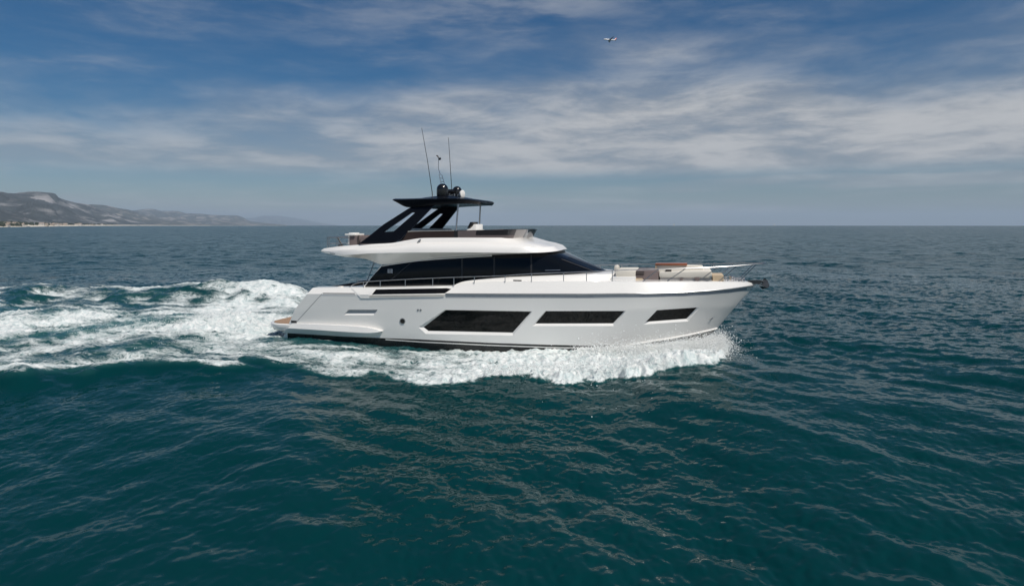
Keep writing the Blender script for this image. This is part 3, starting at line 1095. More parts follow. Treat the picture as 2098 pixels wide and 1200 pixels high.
for sgn in (1, -1):
    pa = panel(0, 18, "coaming_panel", M['brown'], sgn=sgn)
    panel(0, 18, "coaming_trim", M['deck'], 1.004, 1.07, 0.05, sgn, pa)
    panel(18, 19, "coaming_post", M['rubber'], 0, 1.0, 0.05, sgn)
    panel(19, 24, "coaming_panel", M['greyvinyl'], sgn=sgn)
    panel(24, 33, "wind_deflector", M['smoke'], .34, 1.0, sgn=sgn)
    panel(24, 33, "coaming_panel", M['greyvinyl'], 0, .338, sgn=sgn)
    panel(33, 40, "screen_corner", M['pale_acrylic'], sgn=sgn)
    panel(40, 48, "screen_front", M['smoke'], sgn=sgn)

# ---- furniture on the flybridge
fdz = fl[0][40].z - 0.30


def pbox(name, mat, px0, px1, pyt, pyb, v0, v1, parent=None, bevel=0.02, slope=0.0, rake=0.0):
    """a box whose near upright face spans the given photo rectangle at v0, reaching to v1"""
    a, b_ = loc(px0, pyb, v0), loc(px1, pyb, v0)
    t0, t1 = loc(px0, pyt, v0), loc(px1, pyt + slope, v0)
    w0 = min(a.z, b_.z)
    q = [Vector((a.x, v0, w0)), Vector((b_.x, v0, w0)), Vector((t1.x + rake, v0, t1.z)), Vector((t0.x, v0, t0.z))]
    return MB().prism(q, (0, v1 - v0, 0)).build(name, mat, parent or yacht, bevel=bevel, smooth=40)


# helm seat and console
q = [loc(a, b_, -0.85) for a, b_ in ((953, 474), (958, 470), (964, 467.5), (968, 463.5), (970.5, 459.2), (975.5, 459.2), (975.5, 487), (953, 487))]
MB().prism(q, (0, 1.0, 0)).build("helm_console", M['white_plastic'], yacht, smooth=30, bevel=0.012)
q = [loc(a, b_, -0.75) for a, b_ in ((957, 467), (963, 455), (969, 454.6), (967, 461), (961, 468))]
MB().prism(q, (0, 0.8, 0)).build("instrument_hood", M['dome'], yacht, smooth=30, bevel=0.01)
# pale sunbed base showing behind the near coaming, and the aft sofa
pbox("flybridge_sofa", M['cushion'], 838, 914, 468.2, 488, 1.2, 2.05)
pbox("flybridge_sofa", M['cushion'], 845, 905, 471.0, 488, 0.4, 1.0)
bar = pbox("wet_bar", M['greyvinyl'], 716, 738, 482.6, 503.5, -1.5, 0.2, bevel=0.02)
pbox("counter_top", M['white_plastic'], 706, 728, 478.8, 482.6, -1.58, -0.7, bar, bevel=0.03)
pbox("counter_lid", M['white_plastic'], 714, 724, 476.8, 479.4, -1.4, -0.8, bar, bevel=0.03)
pbox("counter_end", M['white_plastic'], 712.5, 717.5, 483, 501, -1.45, -1.1, bar)
pbox("locker_door", M['dark'], 733, 735, 482, 503, -1.54, -1.40, bar, bevel=0.005)
pbox("flybridge_sofa", M['greyvinyl'], 738, 800, 486.0, 503, -1.6, -0.9)
pbox("flybridge_sofa", M['greyvinyl'], 735, 790, 488.0, 503, 0.8, 1.7)
# aft rail of the flybridge
g = MB()
z0 = loc(690, 503, -1.8).z
zr = loc(690, 486.6, -1.8).z
uA, uB = loc(667, 486.6, -1.7).x, loc(715, 487, -1.8).x
fr_ = [Vector((uB, -1.8, zr)), Vector((uA + .2, -1.75, zr)), Vector((uA, -1.55, zr)), Vector((uA, 1.55, zr)), Vector((uA + .2, 1.75, zr)), Vector((uB, 1.8, zr))]
g.tube(fr_, 0.02, 8)
rail_a = g.build("aft_rail", M['dull_steel'], yacht)
MB().tube([p + Vector((0, 0, -0.27)) for p in fr_], 0.010, 6).build("mid_rail", M['steel'], rail_a)
for p in (fr_[1], fr_[2], Vector((uA + .6, -1.79, zr)), Vector((uA, -.5, zr)), Vector((uA, .5, zr)), fr_[3], fr_[4], Vector((uA + .6, 1.79, zr))):
    MB().tube([Vector((p.x, p.y, z0 - 0.1)), p], 0.016, 6).build("stanchion", M['dull_steel'], rail_a)
MB().tube([loc(692, 486.8, -1.6), loc(701, 502.5, -1.6)], 0.035, 6).build("flag_staff", M['rubber'], yacht)
MB().tube([loc(694, 503, -1.9), loc(703, 503.5, -1.9)], 0.05, 6).build("stern_light", M['rubber'], yacht)

# ---- hardtop, its two raked struts and the forward poles
et = [(804, 408.6, -1.70), (830, 408.4, -1.84), (880, 407.0, -1.9), (930, 406.6, -1.9), (962, 409.0, -1.66), (986, 413.8, -1.0), (998, 417.6, 0)]
eb = [(806, 411.2, -1.68), (838, 425.0, -1.78), (872, 421.5, -1.8), (928, 417.8, -1.8), (960, 417.2, -1.56), (983, 419.2, -.92), (995, 420.2, 0)]
e1, e2 = spl(et, 6), spl(eb, 6)
em_ = [a.lerp(b_, .5) + Vector((0, -0.03 if abs(a.y) > .2 else 0, 0)) for a, b_ in zip(e1, e2)]
ein = [Vector((p.x, p.y * 0.82, p.z + 0.05)) for p in e1]
g = MB()
hr = [[a, b_, c_, d_] for a, b_, c_, d_ in zip(ein, e1, em_, e2)]
g.grid(hr + [[mir(q) for q in r] for r in hr[::-1][1:]])
for L_ in (ein, e2):
    for i in range(len(L_) - 1):
        g.add([L_[i], L_[i + 1], mir(L_[i + 1]), mir(L_[i])], [(0, 1, 2, 3)])
g.add(hr[0] + [mir(q) for q in hr[0][::-1]], [tuple(range(8))])
hard = g.build("hardtop", M['hardtop'], yacht, smooth=30)
# raised lid
ub, ue = loc(842, 405, -1.3).x, loc(950, 405, -1.3).x
zt0 = loc(880, 407, -1.9).z + 0.03
g = MB()
rws = []
for k in range(13):
    t = k / 12
    uu = ub + (ue - ub) * t
    hh = 0.16 * (math.sin(math.pi * min(1, t * 1.5) * .5) ** .7) * (1 - max(0, (t - .55) / .45) ** 2) + 0.005
    wv = 1.35 * (0.75 + .25 * math.sin(math.pi * t))
    rws.append([Vector((uu, -wv + 2 * wv * j / 12, zt0 - 0.02 + (0.02 + hh) * (1 - abs(2 * j / 12 - 1) ** 4))) for j in range(13)])
g.grid(rws)
g.build("roof_lid", M['hardtop'], hard, smooth=40)
strip_pts = None


def strut(sgn):
    def vv(py):
        return -2.14 + (499 - py) / 79.0 * 0.42
    outer = [(735, 499.5), (757.3, 482.7), (785.3, 460), (838.7, 426), (862, 419), (890, 418.5), (834.7, 476), (820, 490), (806.7, 497.8)]
    slot = [(784.7, 475.3), (842.7, 435.3), (850, 436), (806.7, 474)]
    bm = bmesh.new()
    loops = []
    for pl in (outer, slot):
        vs = [bm.verts.new(loc(a, b_, vv(b_))) for a, b_ in pl]
        loops += [bm.edges.new((vs[i], vs[(i + 1) % len(vs)])) for i in range(len(vs))]
    bmesh.ops.triangle_fill(bm, use_beauty=True, use_dissolve=False, edges=loops)
    fs = list(bm.faces)
    ret = bmesh.ops.extrude_face_region(bm, geom=fs)
    for q in ret['geom']:
        if isinstance(q, bmesh.types.BMVert):
            q.co.y += 0.15
    if sgn < 0:
        for q in bm.verts: q.co.y *= -1
    bmesh.ops.recalc_face_normals(bm, faces=bm.faces)
    me_ = bpy.data.meshes.new("strut")
    bm.to_mesh(me_)
    bm.free()
    me_.materials.append(M['hardtop'])
    return link(bpy.data.objects.new("hardtop_strut", me_), yacht)


strut(1)
strut(-1)
for sgn in (1, -1):
    for (a, b_, c_, d_, va, vb, r) in ((939, 417, 933, 486, -1.62, -1.70, 0.036), (946, 417, 950, 470, -1.22, -1.40, 0.0)):
        if r == 0: continue
        p, q = loc(a, b_, va), loc(c_, d_, vb)
        if sgn < 0: p, q = mir(p), mir(q)
        MB().tube([p, p.lerp(q, .5), q], r, 10).build("hardtop_pole", M['steel'], yacht)

# ---- gear on the hardtop
def dome(px, pyt, pyb, v, rpx):
    b_ = loc(px, pyb, v)
    t = loc(px, pyt, v)
    hgt = t.z - b_.z
    r = (loc(px + rpx, pyb, v) - b_).length
    prof = [(r * 0.75, -0.03), (r * .8, 0.0), (r * .96, .04), (r, .09), (r, max(.1, hgt - r))]
    prof += [(r * math.cos(t_), hgt - r + r * math.sin(t_)) for t_ in np.linspace(0.15, 1.5, 9)]
    return MB().lathe(b_, prof, (0, 0, 1), 28).build("satellite_dome", M['dome'], hard, smooth=40)


dome(906.5, 376.2, 403.5, -0.55, 11.4)
dome(936.5, 381.6, 402.5, 0.35, 9.2)
g = MB().tube([loc(914, 394, 0.1), loc(932, 394, 0.1)], 0.14, 12)
g.build("radar_unit", M['dome'], hard)
for k, (a, b_, v_) in enumerate(((916, 400, -.2), (921, 398, .0), (926, 400, -.1), (931, 399, -.3), (938, 400, -.3), (943, 401, -.1))):
    MB().tube([loc(a, 404.5, v_), loc(a, b_ - 2, v_)], 0.035, 8).build("horn", M['dull_steel'], hard)
p = loc(947.5, 397.5, -0.35)
g = MB().lathe(p, [(0.05, -0.16), (0.12, -0.1), (0.17, -0.02), (0.17, 0.02), (0.14, 0.035)], (1, -0.35, 0.0), 24)
sl = g.build("searchlight", M['white_plastic'], hard)
MB().tube([p + Vector((-.02, 0, -.16)), p + Vector((-.02, 0, -.02))], 0.03, 8).build("bracket", M['dome'], sl)
MB().tube([loc(886, 404, -.9), loc(885.6, 394, -.9)], 0.024, 8).build("aerial_base", M['dull_steel'], hard)
MB().tube([loc(885.6, 395, -.9), loc(876, 330, -.92), loc(864, 262, -.94)], 0.017, 6, 0.009).build("whip_aerial", M['rubber'], hard)
MB().tube([loc(926.2, 400, .55), loc(922.6, 340, .55), loc(918.7, 282, .55)], 0.017, 6, 0.009).build("whip_aerial", M['rubber'], hard)
MB().tube([loc(927, 405, .55), loc(926.2, 395, .55)], 0.024, 8).build("aerial_base", M['dull_steel'], hard)
mast = MB().tube([loc(904, 378, -.1), loc(899.4, 357.2, -.1), loc(905.5, 358.8, -.1), loc(911.5, 379, -.1)], 0.017, 6)
for t in (.35, .7):
    mast.tube([loc(899.4 + 4.6 * t, 357.2 + 21 * t, -.1), loc(905.5 + 6 * t, 358.8 + 20 * t, -.1)], 0.012, 6)
mast = mast.build("mast", M['steel'], hard)
MB().tube([loc(902, 357.5, -.1), loc(898.2, 345.5, -.1), loc(898.6, 325, -.1)], 0.016, 6).build("mast_pole", M['steel'], mast)
MB().tube([loc(899, 326, -.1), loc(903, 325, -.1)], 0.055, 8).build("anchor_light", M['rubber'], mast)
MB().tube([loc(898.6, 323, -.1), loc(896.5, 319.6, -.1), loc(894.5, 319, -.1)], 0.03, 8).build("wind_sensor", M['rubber'], mast)

# ---- side rails
def spath(pts, per=5):
    return spl(pts, per)


near_rail = [(716, 588.5, -2.42), (724, 582.5, -2.42), (745, 577.3, -2.45), (790, 574.2, -2.47), (860, 570.6, -2.48), (930, 567.8, -2.47), (1035, 564.3, -2.45), (1089, 560.6, -2.42), (1201.7, 556.6, -2.28), (1288, 552.8, -2.05)]
near_rail2 = [(1288, 552.8, -2.05), (1350, 551.4, -1.86), (1405, 549.8, -1.62), (1460, 547.4, -1.30), (1510, 544.4, -.88), (1550, 541.2, -.42), (1566, 540.0, -.14), (1570, 539.8, 0)]
np1, np2 = spath(near_rail), spath(near_rail2)
zsh = lambda uu: float(L_sheer[0](uu))
for sgn in (1, -1):
    fs_ = (lambda p: p) if sgn > 0 else mir
    rl = MB().tube([fs_(p) for p in np1], 0.018, 8).build("side_rail", M['steel'], yacht)
    for q in (745, 775, 835.5, 882.5, 931, 982, 1035, 1088.5, 1143, 1201, 1258):
        p = Vector(min(np1, key=lambda w_: abs(CX + FX * (CT * w_.x + ST * w_.y) / (D0 - ST * w_.x + CT * w_.y) - q)))
        MB().tube([fs_(p), fs_(Vector((p.x, p.y - 0.01, zsh(p.x) - 0.02)))], 0.017, 6).build("stanchion", M['steel'], rl)
    br = MB().tube([fs_(p) for p in np2], 0.016, 8).build("bow_rail", M['steel'], yacht)
    for (q, du) in ((1352, -.62), (1405, -.72), (1468, -.72), (1514, -.68), (1552, -.66)):
        p = Vector(min(np2, key=lambda w_: abs(CX + FX * (CT * w_.x + ST * w_.y) / (D0 - ST * w_.x + CT * w_.y) - q)))
        f = Vector((p.x + du, -max(0.06, float(L_sheer[1](p.x + du)) - 0.10), zsh(p.x + du)))
        MB().tube([fs_(p), fs_(p.lerp(f, .92)), fs_(f)], 0.016, 6).build("stanchion", M['steel'], br)
# ladder stays under the flybridge overhang
for a, b_, c_, d_ in ((768, 534, 752, 570), (783, 541, 781, 548)):
    MB().tube([loc(a, b_, -1.7), loc(c_, d_ + 6, -1.75)], 0.02, 6).build("overhang_stay", M['dull_steel'], yacht)

# ---- cockpit
cz = 1.46
MB().box((-7.35, 0, cz - .02), (2.16, 3.66, 0.03)).build("cockpit_sole", M['teak'], yacht, smooth=0)
sofa = MB().box((-8.0, 0, cz + .18), (0.8, 3.0, 0.32)).build("cockpit_sofa", M['dark'], yacht, bevel=.05)
MB().box((-8.28, 0, cz + .52), (0.22, 3.0, 0.42)).build("backrest", M['dark'], sofa, bevel=.05)
for k in range(3):
    MB().box((-7.95, -1.0 + k, cz + .39), (0.66, 0.96, 0.12)).build("seat_cushion", M['greyvinyl'], sofa, bevel=.04)
tb = MB().box((-6.95, 0.1, cz + .72), (0.7, 1.5, 0.05)).build("cockpit_table", M['redwood'], yacht, bevel=.015)
MB().tube([(-6.95, 0.1, cz), (-6.95, 0.1, cz + .7)], 0.06, 10).build("table_leg", M['steel'], tb)
q = [loc(a, b_, 1.5) for a, b_ in ((708, 584), (745, 575), (775, 574.5), (775, 590), (708, 590))]
MB().prism(q, (0, 0.6, 0)).build("cockpit_locker", M['dark'], yacht, bevel=.03)
pbox("deck_fairlead", M['white_plastic'], 692, 699.5, 586.5, 589.5, -2.3, -2.1, bevel=.02)

# ---- foredeck lounge
pbox("lounge_base", M['gelcoat'], 1252, 1302, 567.5, 580, -1.5, 1.5)
pbox("lounge_sofa", M['cushion'], 1261, 1302.5, 554.5, 568, -1.15, 1.15, bevel=.05)
pbox("headrest", M['cushion'], 1258, 1268, 543.5, 556, 0.4, 0.9, bevel=.09)
MB().tube([loc(1268.5, 556, .3), loc(1268.2, 538, .3)], 0.012, 6).build("flag_pole", M['steel'], yacht)
well = pbox("lounge_side", M['greyvinyl'], 1302.5, 1349, 555.0, 580, -1.12, 1.0, bevel=.02)
pbox("side_locker", M['dark'], 1303.5, 1319.5, 556.0, 562.5, -1.14, -1.10, well, bevel=.0)
pbox("locker_shelf", M['greyvinyl'], 1303.5, 1319.5, 559.0, 559.9, -1.16, -1.12, well, bevel=.0)
pbox("sofa_foot", M['tan'], 1303, 1316, 570.5, 578.5, -1.3, -1.13, bevel=.01)
bk = pbox("bench_backrest", M['cushion'], 1342.5, 1441, 542.2, 553.8, -0.35, 0.25, bevel=.07, slope=2.2)
pbox("timber_cap", M['redwood'], 1342.5, 1408, 539.8, 542.8, -0.42, 0.30, bk, bevel=.012)
pbox("bench_arm", M['tan'], 1342.2, 1345, 541, 553.2, -0.40, -0.30, bk, bevel=.01)
pad = pbox("sun_pad", M['cushion'], 1350, 1459, 557.4, 567.8, -1.08, 1.08, bevel=.06, slope=-2.0)
pbox("sun_pad_base", M['shaded_base'], 1352, 1458, 566.8, 580, -1.02, 1.02, pad, bevel=.02)
pbox("pad_locker", M['dark'], 1363.5, 1375.5, 553.2, 557.6, -0.95, -0.6, pad, bevel=.0)
pbox("bench_seat", M['cushion'], 1348, 1440, 553.4, 558, -0.6, 0.6, bevel=.03)
pbox("pad_step", M['greyvinyl'], 1394, 1399, 570, 578, -1.1, -1.02, pad, bevel=.01)
pbox("pad_step", M['greyvinyl'], 1424, 1433, 568, 578, -1.1, -1.02, pad, bevel=.01)
pbox("bow_locker", M['tan'], 1460, 1483, 563.8, 579, -0.70, 0.70, bevel=.03)
# windlass, chain and bow fittings
wl = MB()
wl.lathe(loc(1499, 574.5, 0.1), [(0.13, -0.1), (0.13, .03), (0.08, .05), (0.08, .12), (0.12, .15), (0.12, .18), (0.03, .2)], (0, 0, 1), 18)
wl = wl.build("windlass", M['steel'], yacht)
random.seed(4)
for k in range(14):
    pc = loc(1484 + k * 3.0, 575.5 - 2.5 * random.random(), random.uniform(-.3, .3))
    MB().tube([pc, pc + Vector((.07, random.uniform(-.05, .05), random.uniform(0, .08)))], random.uniform(.02, .04), 8).build("chain_link", M['steel'] if k % 3 else M['dull_steel'], wl)
for px_c, v_c in ((1488, -.55), (1510, -.32), (1522, -.2)):
    for sg in (1, -1):
        p = loc(px_c, 575.5, v_c)
        p.y *= sg
        c0 = MB().tube([p + Vector((-.11, 0, .07)), p + Vector((.11, 0, .07))], .018, 8)
        c0.tube([p + Vector((-.05, 0, -.06)), p + Vector((-.05, 0, .07))], .016, 6).tube([p + Vector((.05, 0, -.06)), p + Vector((.05, 0, .07))], .016, 6)
        c0.build("mooring_cleat", M['steel'], yacht)
for px_c, py_c in ((1060, 574.5), (1073, 569.5)):
    p = loc(px_c, py_c, -2.36 if py_c > 572 else -2.1)
    c0 = MB().tube([p + Vector((-.17, 0, .0)), p + Vector((.17, 0, .0))], .024, 8)
    c0.tube([p + Vector((-.07, 0, -.1)), p + Vector((-.07, 0, 0))], .02, 6).tube([p + Vector((.07, 0, -.1)), p + Vector((.07, 0, 0))], .02, 6)
    c0.build("mooring_cleat", M['rubber'], yacht)
# anchor on its roller
ar = MB()
for sg in (-1, 1):
    ar.prism([loc(1530, 573.5, .09 * sg), loc(1559, 574, .09 * sg), loc(1562, 578, .09 * sg), loc(1556, 582.5, .09 * sg), loc(1536, 580, .09 * sg)], (0, .02, 0))
ar = ar.build("bow_roller", M['anchor'], yacht, smooth=0)
an = MB()
an.tube([loc(1548, 576, 0), loc(1562, 576.5, 0), loc(1569, 588, 0)], .06, 8)
for sg in (1, -1):
    an.prism([loc(1556, 583, -.20 * sg), loc(1573, 590, -.06 * sg), loc(1576, 584, -.06 * sg), loc(1572, 574, -.03 * sg), loc(1567, 570, -.03 * sg), loc(1563, 572, -.03 * sg), loc(1565, 580, -.06 * sg)], (0, .06 * sg, 0))
an.add([loc(1554, 585, -.26), loc(1575, 589.5, -.03), loc(1575, 589.5, .03), loc(1554, 585, .26), loc(1562, 592, 0)], [(0, 1, 2, 3), (0, 4, 1), (3, 2, 4), (0, 3, 4), (1, 4, 2)])
an.build("anchor", M['anchor'], yacht, smooth=20)

# ------------------------------------------------------------------ the far coast
def fbm1(q, seed, octs=6, base=0.02):
    r_ = np.random.default_rng(seed)
    o = np.zeros_like(q, dtype=float)
    a, f = 1.0, base
    for _ in range(octs):
        o += a * np.sin(q * f * 6.283 + r_.uniform(0, 6.28)) * np.sin(q * f * 3.1 + r_.uniform(0, 6.28))
        a *= 0.55
        f *= 2.03
    return o


def hills_material(name, scrub, rock, sand_top):
    m, t, b, out = new_mat(name)
    geo = t.node('ShaderNodeNewGeometry')
    Pn = geo.outputs['Position']
    x_, y_, z_ = t.sep(Pn)
    n_a = t.noise(t.vmath('MULTIPLY', Pn, (0.004, 0.003, 0.012)), 1.0, 8, 0.62, 0.6)
    n_b = t.noise(t.vmath('MULTIPLY', Pn, (0.0011, 0.0007, 0.006)), 1.0, 5, 0.6, 0.4)
    n_c = t.noise(t.vmath('MULTIPLY', Pn, (0.02, 0.02, 0.05)), 1.0, 5, 0.6)
    f = t.math('MULTIPLY', t.ramp(n_a, 0.48, 0.62), t.ramp(n_b, 0.40, 0.56))
    c = t.mix(n_c, tuple(q * 0.6 for q in scrub), tuple(q * 1.4 for q in scrub))
    c = t.mix(f, c, rock)
    dist_ = t.vmath('LENGTH', Pn)
    zc = t.math('ADD', z_, t.math('DIVIDE', t.math('MULTIPLY', dist_, dist_), EARTH))
    sand = t.math('MULTIPLY', t.ramp(zc, sand_top, sand_top * 0.55), t.ramp(n_a, 0.36, 0.44))
    c = t.mix(sand, c, (0.62, 0.57, 0.48))
    t.l.new(c, b.inputs['Base Color'])
    b.inputs['Roughness'].default_value = 0.95
    b.inputs['Specular IOR Level'].default_value = 0.1
    return m


def ridge(name, label, sky_, dcr, shore, seed, mat, rough=0.05, ncol=320, nrow=70, power=1.5, plain=0.12):
    """hills whose crest follows sky_ (photo pixels) at distance dcr(px), falling to the water at shore(px)"""
    px_l = np.linspace(sky_[0][0], sky_[-1][0], ncol)
    py_l = pchip([q[0] for q in sky_], [q[1] for q in sky_])(px_l)
    dc, ds = dcr(px_l), shore(px_l)
    hc = np.maximum((HOR - py_l) / FX * dc + H + dc ** 2 * (1 + ((px_l - CX) / FX) ** 2) / EARTH, 1.0)
    r_ = np.random.default_rng(seed)
    n2 = spectrum_tile(256, 2600.0, 60.0, 900.0, 0.5, 0.6, 1.0, -2.6)
    nn = n2[0] / n2[0].std()
    T = np.concatenate([np.linspace(0, 1, nrow), np.linspace(1.06, 1.5, 10)])
    pts = []
    for t in T:
        if t <= 1:
            dd = ds + (dc - ds) * t
        else:
            dd = dc * (1 + (t - 1) * 0.5)
        xx, yy = (px_l - CX) / FX * dd, dd
        nz = samp(nn, n2[3], xx, yy)
        if t <= 1:
            p_ = np.clip((t - plain) / (1 - plain), 0, 1)
            hh = 9 * min(1, t / max(plain, .01)) * np.minimum(1, hc / 20) + (hc - 9) * p_ ** power
            hh = hh + rough * hc * nz * (p_ * (1 - p_) * 4 * 0.9 + 0.10 * p_)
            hh = np.maximum(hh, 0.0) + 0.3
            hh = np.minimum(hh, hc * (0.25 + 0.75 * t) + 3)
            if t == 0: hh = hh * 0 - 2.0
        else:
            hh = hc * max(0, 1 - (t - 1) * 1.9) + rough * hc * nz * .2 - 1
        pts.append(np.stack([xx, yy, hh - (xx ** 2 + yy ** 2) / EARTH], 1))
    g = MB()
    g.grid([[tuple(q) for q in r] for r in pts])
    o = g.build(name, mat, None, smooth=60, weld=1e-6)
    tag(o, label, "hills", kind='structure')
    return o


lin = lambda a, b_: (lambda q: np.interp(q, a, b_))
hmA = hills_material("hazed_scrub_hills", (0.058, 0.071, 0.080), (0.29, 0.29, 0.30), 7.0)  # distance haze is tinted into these scrub and rock colours
hmB = hills_material("far_scrub_hills", (0.065, 0.074, 0.074), (0.26, 0.24, 0.22), 6.0)
hA = ridge("hills", "grey green mountain with a flat top above the far beach",
      [(-700, 430), (-500, 405), (-300, 396), (-120, 399), (0, 393.5), (20, 396), (45, 395), (67, 393.2), (95, 395), (113, 397.5), (120, 405), (134, 409), (147, 413.5), (180, 419), (200, 428), (235, 438), (270, 449), (305, 457), (330, 460.5)],
      lin([-700, 0, 120, 330], [4300, 4700, 5600, 7600]), lin([-700, 0, 60, 150, 230, 330], [1300, 1450, 1750, 2700, 4300, 7000]), 5, hmA, 0.16)
hB = ridge("hills", "low spur of hills behind the flat topped mountain",
      [(120, 440), (160, 424), (187, 418.5), (213, 420), (247, 427), (267, 431), (300, 443), (333, 449), (380, 455), (430, 460)],
      lin([120, 430], [9500, 11500]), lin([120, 430], [6000, 8200]), 6, hmB, 0.12, 200, 50)
hC = ridge("hills", "long pale blue hills stepping down to the sea",
      [(230, 440), (270, 431.5), (310, 427.8), (320, 429.5), (332, 432), (360, 431.8), (383, 437), (413, 438), (435, 440.5), (480, 440.8), (497, 445), (510, 452), (547, 457), (587, 461)],
      lin([230, 590], [16000, 19000]), lin([230, 590], [9500, 11500]), 7, hmB, 0.10, 240, 50)
hD = ridge("hills", "faint blue headland farthest along the coast",
      [(440, 455), (497, 447), (520, 446), (540, 442), (567, 441.8), (600, 446), (653, 455), (690, 461.3)],
      lin([440, 690], [36000, 38000]), lin([440, 690], [24000, 27000]), 8, hmB, 0.06, 160, 40)

# ---- houses and trees along the beach
HA_B = bvh_of(hA)


def ground(px, d_):
    xx = (px - CX) / FX * d_
    p, n, i, q = HA_B.ray_cast(Vector((xx, d_, 3000)), Vector((0, 0, -1)))
    return Vector((xx, d_, p.z if p else 0.0))


house_m = [simple("house_wall_%d" % k, c, 0.85, var=0.08, scale=0.05) for k, c in enumerate(((0.50, 0.48, 0.45), (0.40, 0.35, 0.29), (0.36, 0.34, 0.32)))]
roof_m = simple("clay_roof", (0.34, 0.27, 0.22), 0.9, var=0.2, scale=0.1)
win_m = simple("house_window", (0.05, 0.06, 0.07), 0.3, var=0.1)
random.seed(11)
for k in range(34):
    zone = k % 3
    if zone == 0:
        px, t = random.uniform(2, 48), random.uniform(.012, .06)
    elif zone == 1:
        px, t = random.uniform(84, 165), random.uniform(.02, .07)
    else:
        px, t = random.uniform(88, 240), random.uniform(.02, .09)
    ds_ = float(np.interp(px, [-700, 0, 60, 150, 230, 330], [1300, 1450, 1750, 2700, 4300, 7000]))
    dc_ = float(np.interp(px, [-700, 0, 120, 330], [4300, 4700, 5600, 7600]))
    p = ground(px, ds_ + (dc_ - ds_) * t)
    wd, dp, hg = random.uniform(8, 17), random.uniform(8, 12), random.choice((4, 4, 6, 6))
    g = MB()
    g.box((0, 0, hg / 2 - 1), (wd, dp, hg + 2), mi=0)
    rh = random.choice((0.6, 2.2, 2.6))
    g.add([(-wd / 2 - .5, -dp / 2 - .5, hg), (wd / 2 + .5, -dp / 2 - .5, hg), (wd / 2 + .5, dp / 2 + .5, hg), (-wd / 2 - .5, dp / 2 + .5, hg), (-wd / 2 + 1, 0, hg + rh), (wd / 2 - 1, 0, hg + rh)],
          [(0, 1, 5, 4), (2, 3, 4, 5), (1, 2, 5), (3, 0, 4), (3, 2, 1, 0)], 1)
    for i in range(int(wd / 4)):
        for fl_ in range(max(1, hg // 3)):
            g.box((-wd / 2 + 2 + i * 4, -dp / 2 - .02, 1.7 + 3 * fl_), (1.3, .2, 1.3), mi=2)
    o = g.build("beach_house", [random.choice(house_m), roof_m, win_m], None, smooth=0)
    o.location = p
    o.rotation_euler = (0, 0, random.uniform(-.5, .5))
    tag(o, "tiny pale house among the low houses strung along the far left beach", "house", "houses along the far beach")

wood_m = simple("coastal_wood", (0.022, 0.032, 0.018), 0.9, var=0.5, scale=0.08)
g = MB()
icos = bmesh.new()
bmesh.ops.create_icosphere(icos, subdivisions=1, radius=1)
ico_v = [q.co.copy() for q in icos.verts]
ico_f = [[q.index for q in f.verts] for f in icos.faces]
icos.free()
for k in range(420):
    px = random.choice((random.uniform(-120, 50), random.uniform(-20, 48), random.uniform(50, 240)))
    ds_ = float(np.interp(px, [-700, 0, 60, 150, 230, 330], [1300, 1450, 1750, 2700, 4300, 7000]))
    dc_ = float(np.interp(px, [-700, 0, 120, 330], [4300, 4700, 5600, 7600]))
    t = random.uniform(.015, .10) if px < 50 else random.uniform(.045, .11)
    p = ground(px, ds_ + (dc_ - ds_) * t)
    r = random.uniform(2.5, 6.0)
    sq = random.uniform(.6, 1.1)
    g.add([p + Vector((q.x * r * random.uniform(.7, 1.4), q.y * r, q.z * r * sq + r * .5)) for q in ico_v], ico_f)
o = g.build("coastal_wood", wood_m, None, smooth=0, weld=1e-9)
tag(o, "dark scattered trees behind the far beach", "trees", kind='stuff')

# ------------------------------------------------------------------ sailing boats on the horizon
def sailboat(px, d_, mast_h, label, heel):
    xx = (px - CX) / FX * d_
    r = empty("sailing_boat", (xx, d_, -(xx * xx + d_ * d_) / EARTH), R(random.uniform(-30, 30)))
    tag(r, label, "sailing boat")
    L = mast_h * .78
    g = MB()
    rws = []
    for k in range(9):
        t = k / 8
        uu = -L / 2 + L * t
        b_ = L * .15 * (math.sin(math.pi * min(1, (1 - t) * .75 + .02)) ** .7) + .02
        rws.append([(uu, -b_, 1.1), (uu, -b_ * .8, .2), (uu, 0, -.5), (uu, b_ * .8, .2), (uu, b_, 1.1)])
    g.grid(rws, close=True)
    g.add(rws[0], [(0, 1, 2, 3, 4)])
    g.build("hull", M['white_plastic'], r)
    MB().tube([(0.4, 0, 1), (0.4, 0, mast_h)], .12, 8).build("mast", M['dull_steel'], r)
    MB().tube([(0.4, 0, 2.2), (-L * .4, .3, 2.2)], .1, 8).build("boom", M['dull_steel'], r)
    g = MB()
    n = 8
    rws = []
    for i in range(n + 1):
        t = i / n
        w_ = (L * .42) * (1 - t) ** .8
        zz_ = 2.4 + (mast_h - 2.8) * t
        rws.append([(0.3 - w_ * s_, .5 * math.sin(math.pi * s_) * (1 - t), zz_) for s_ in (0, .25, .5, .75, 1)])
    g.grid(rws).grid([[(a, b_ + .02, c_) for a, b_, c_ in q] for q in rws], flip=True)
    g.build("mainsail", M['sail'], r)
    g = MB()
    rws = []
    for i in range(n + 1):
        t = i / n
        w_ = (L * .5) * (1 - t)
        xf = L * .48 + (0.5 - L * .48) * t
        zz_ = 1.4 + (mast_h * .92 - 1.4) * t
        rws.append([(xf - w_ * s_, .4 * math.sin(math.pi * s_) * (1 - t), zz_) for s_ in (0, .25, .5, .75, 1)])
    g.grid(rws).grid([[(a, b_ + .02, c_) for a, b_, c_ in q] for q in rws], flip=True)
    g.build("jib", M['sail'], r)


sailboat(1381, 3900, 15, "tiny white sailing boat on the horizon, the one nearer the yacht's bow rail", 0)
sailboat(1587, 5200, 15, "fainter tiny sailing boat on the horizon, right of the yacht's anchor", 0)

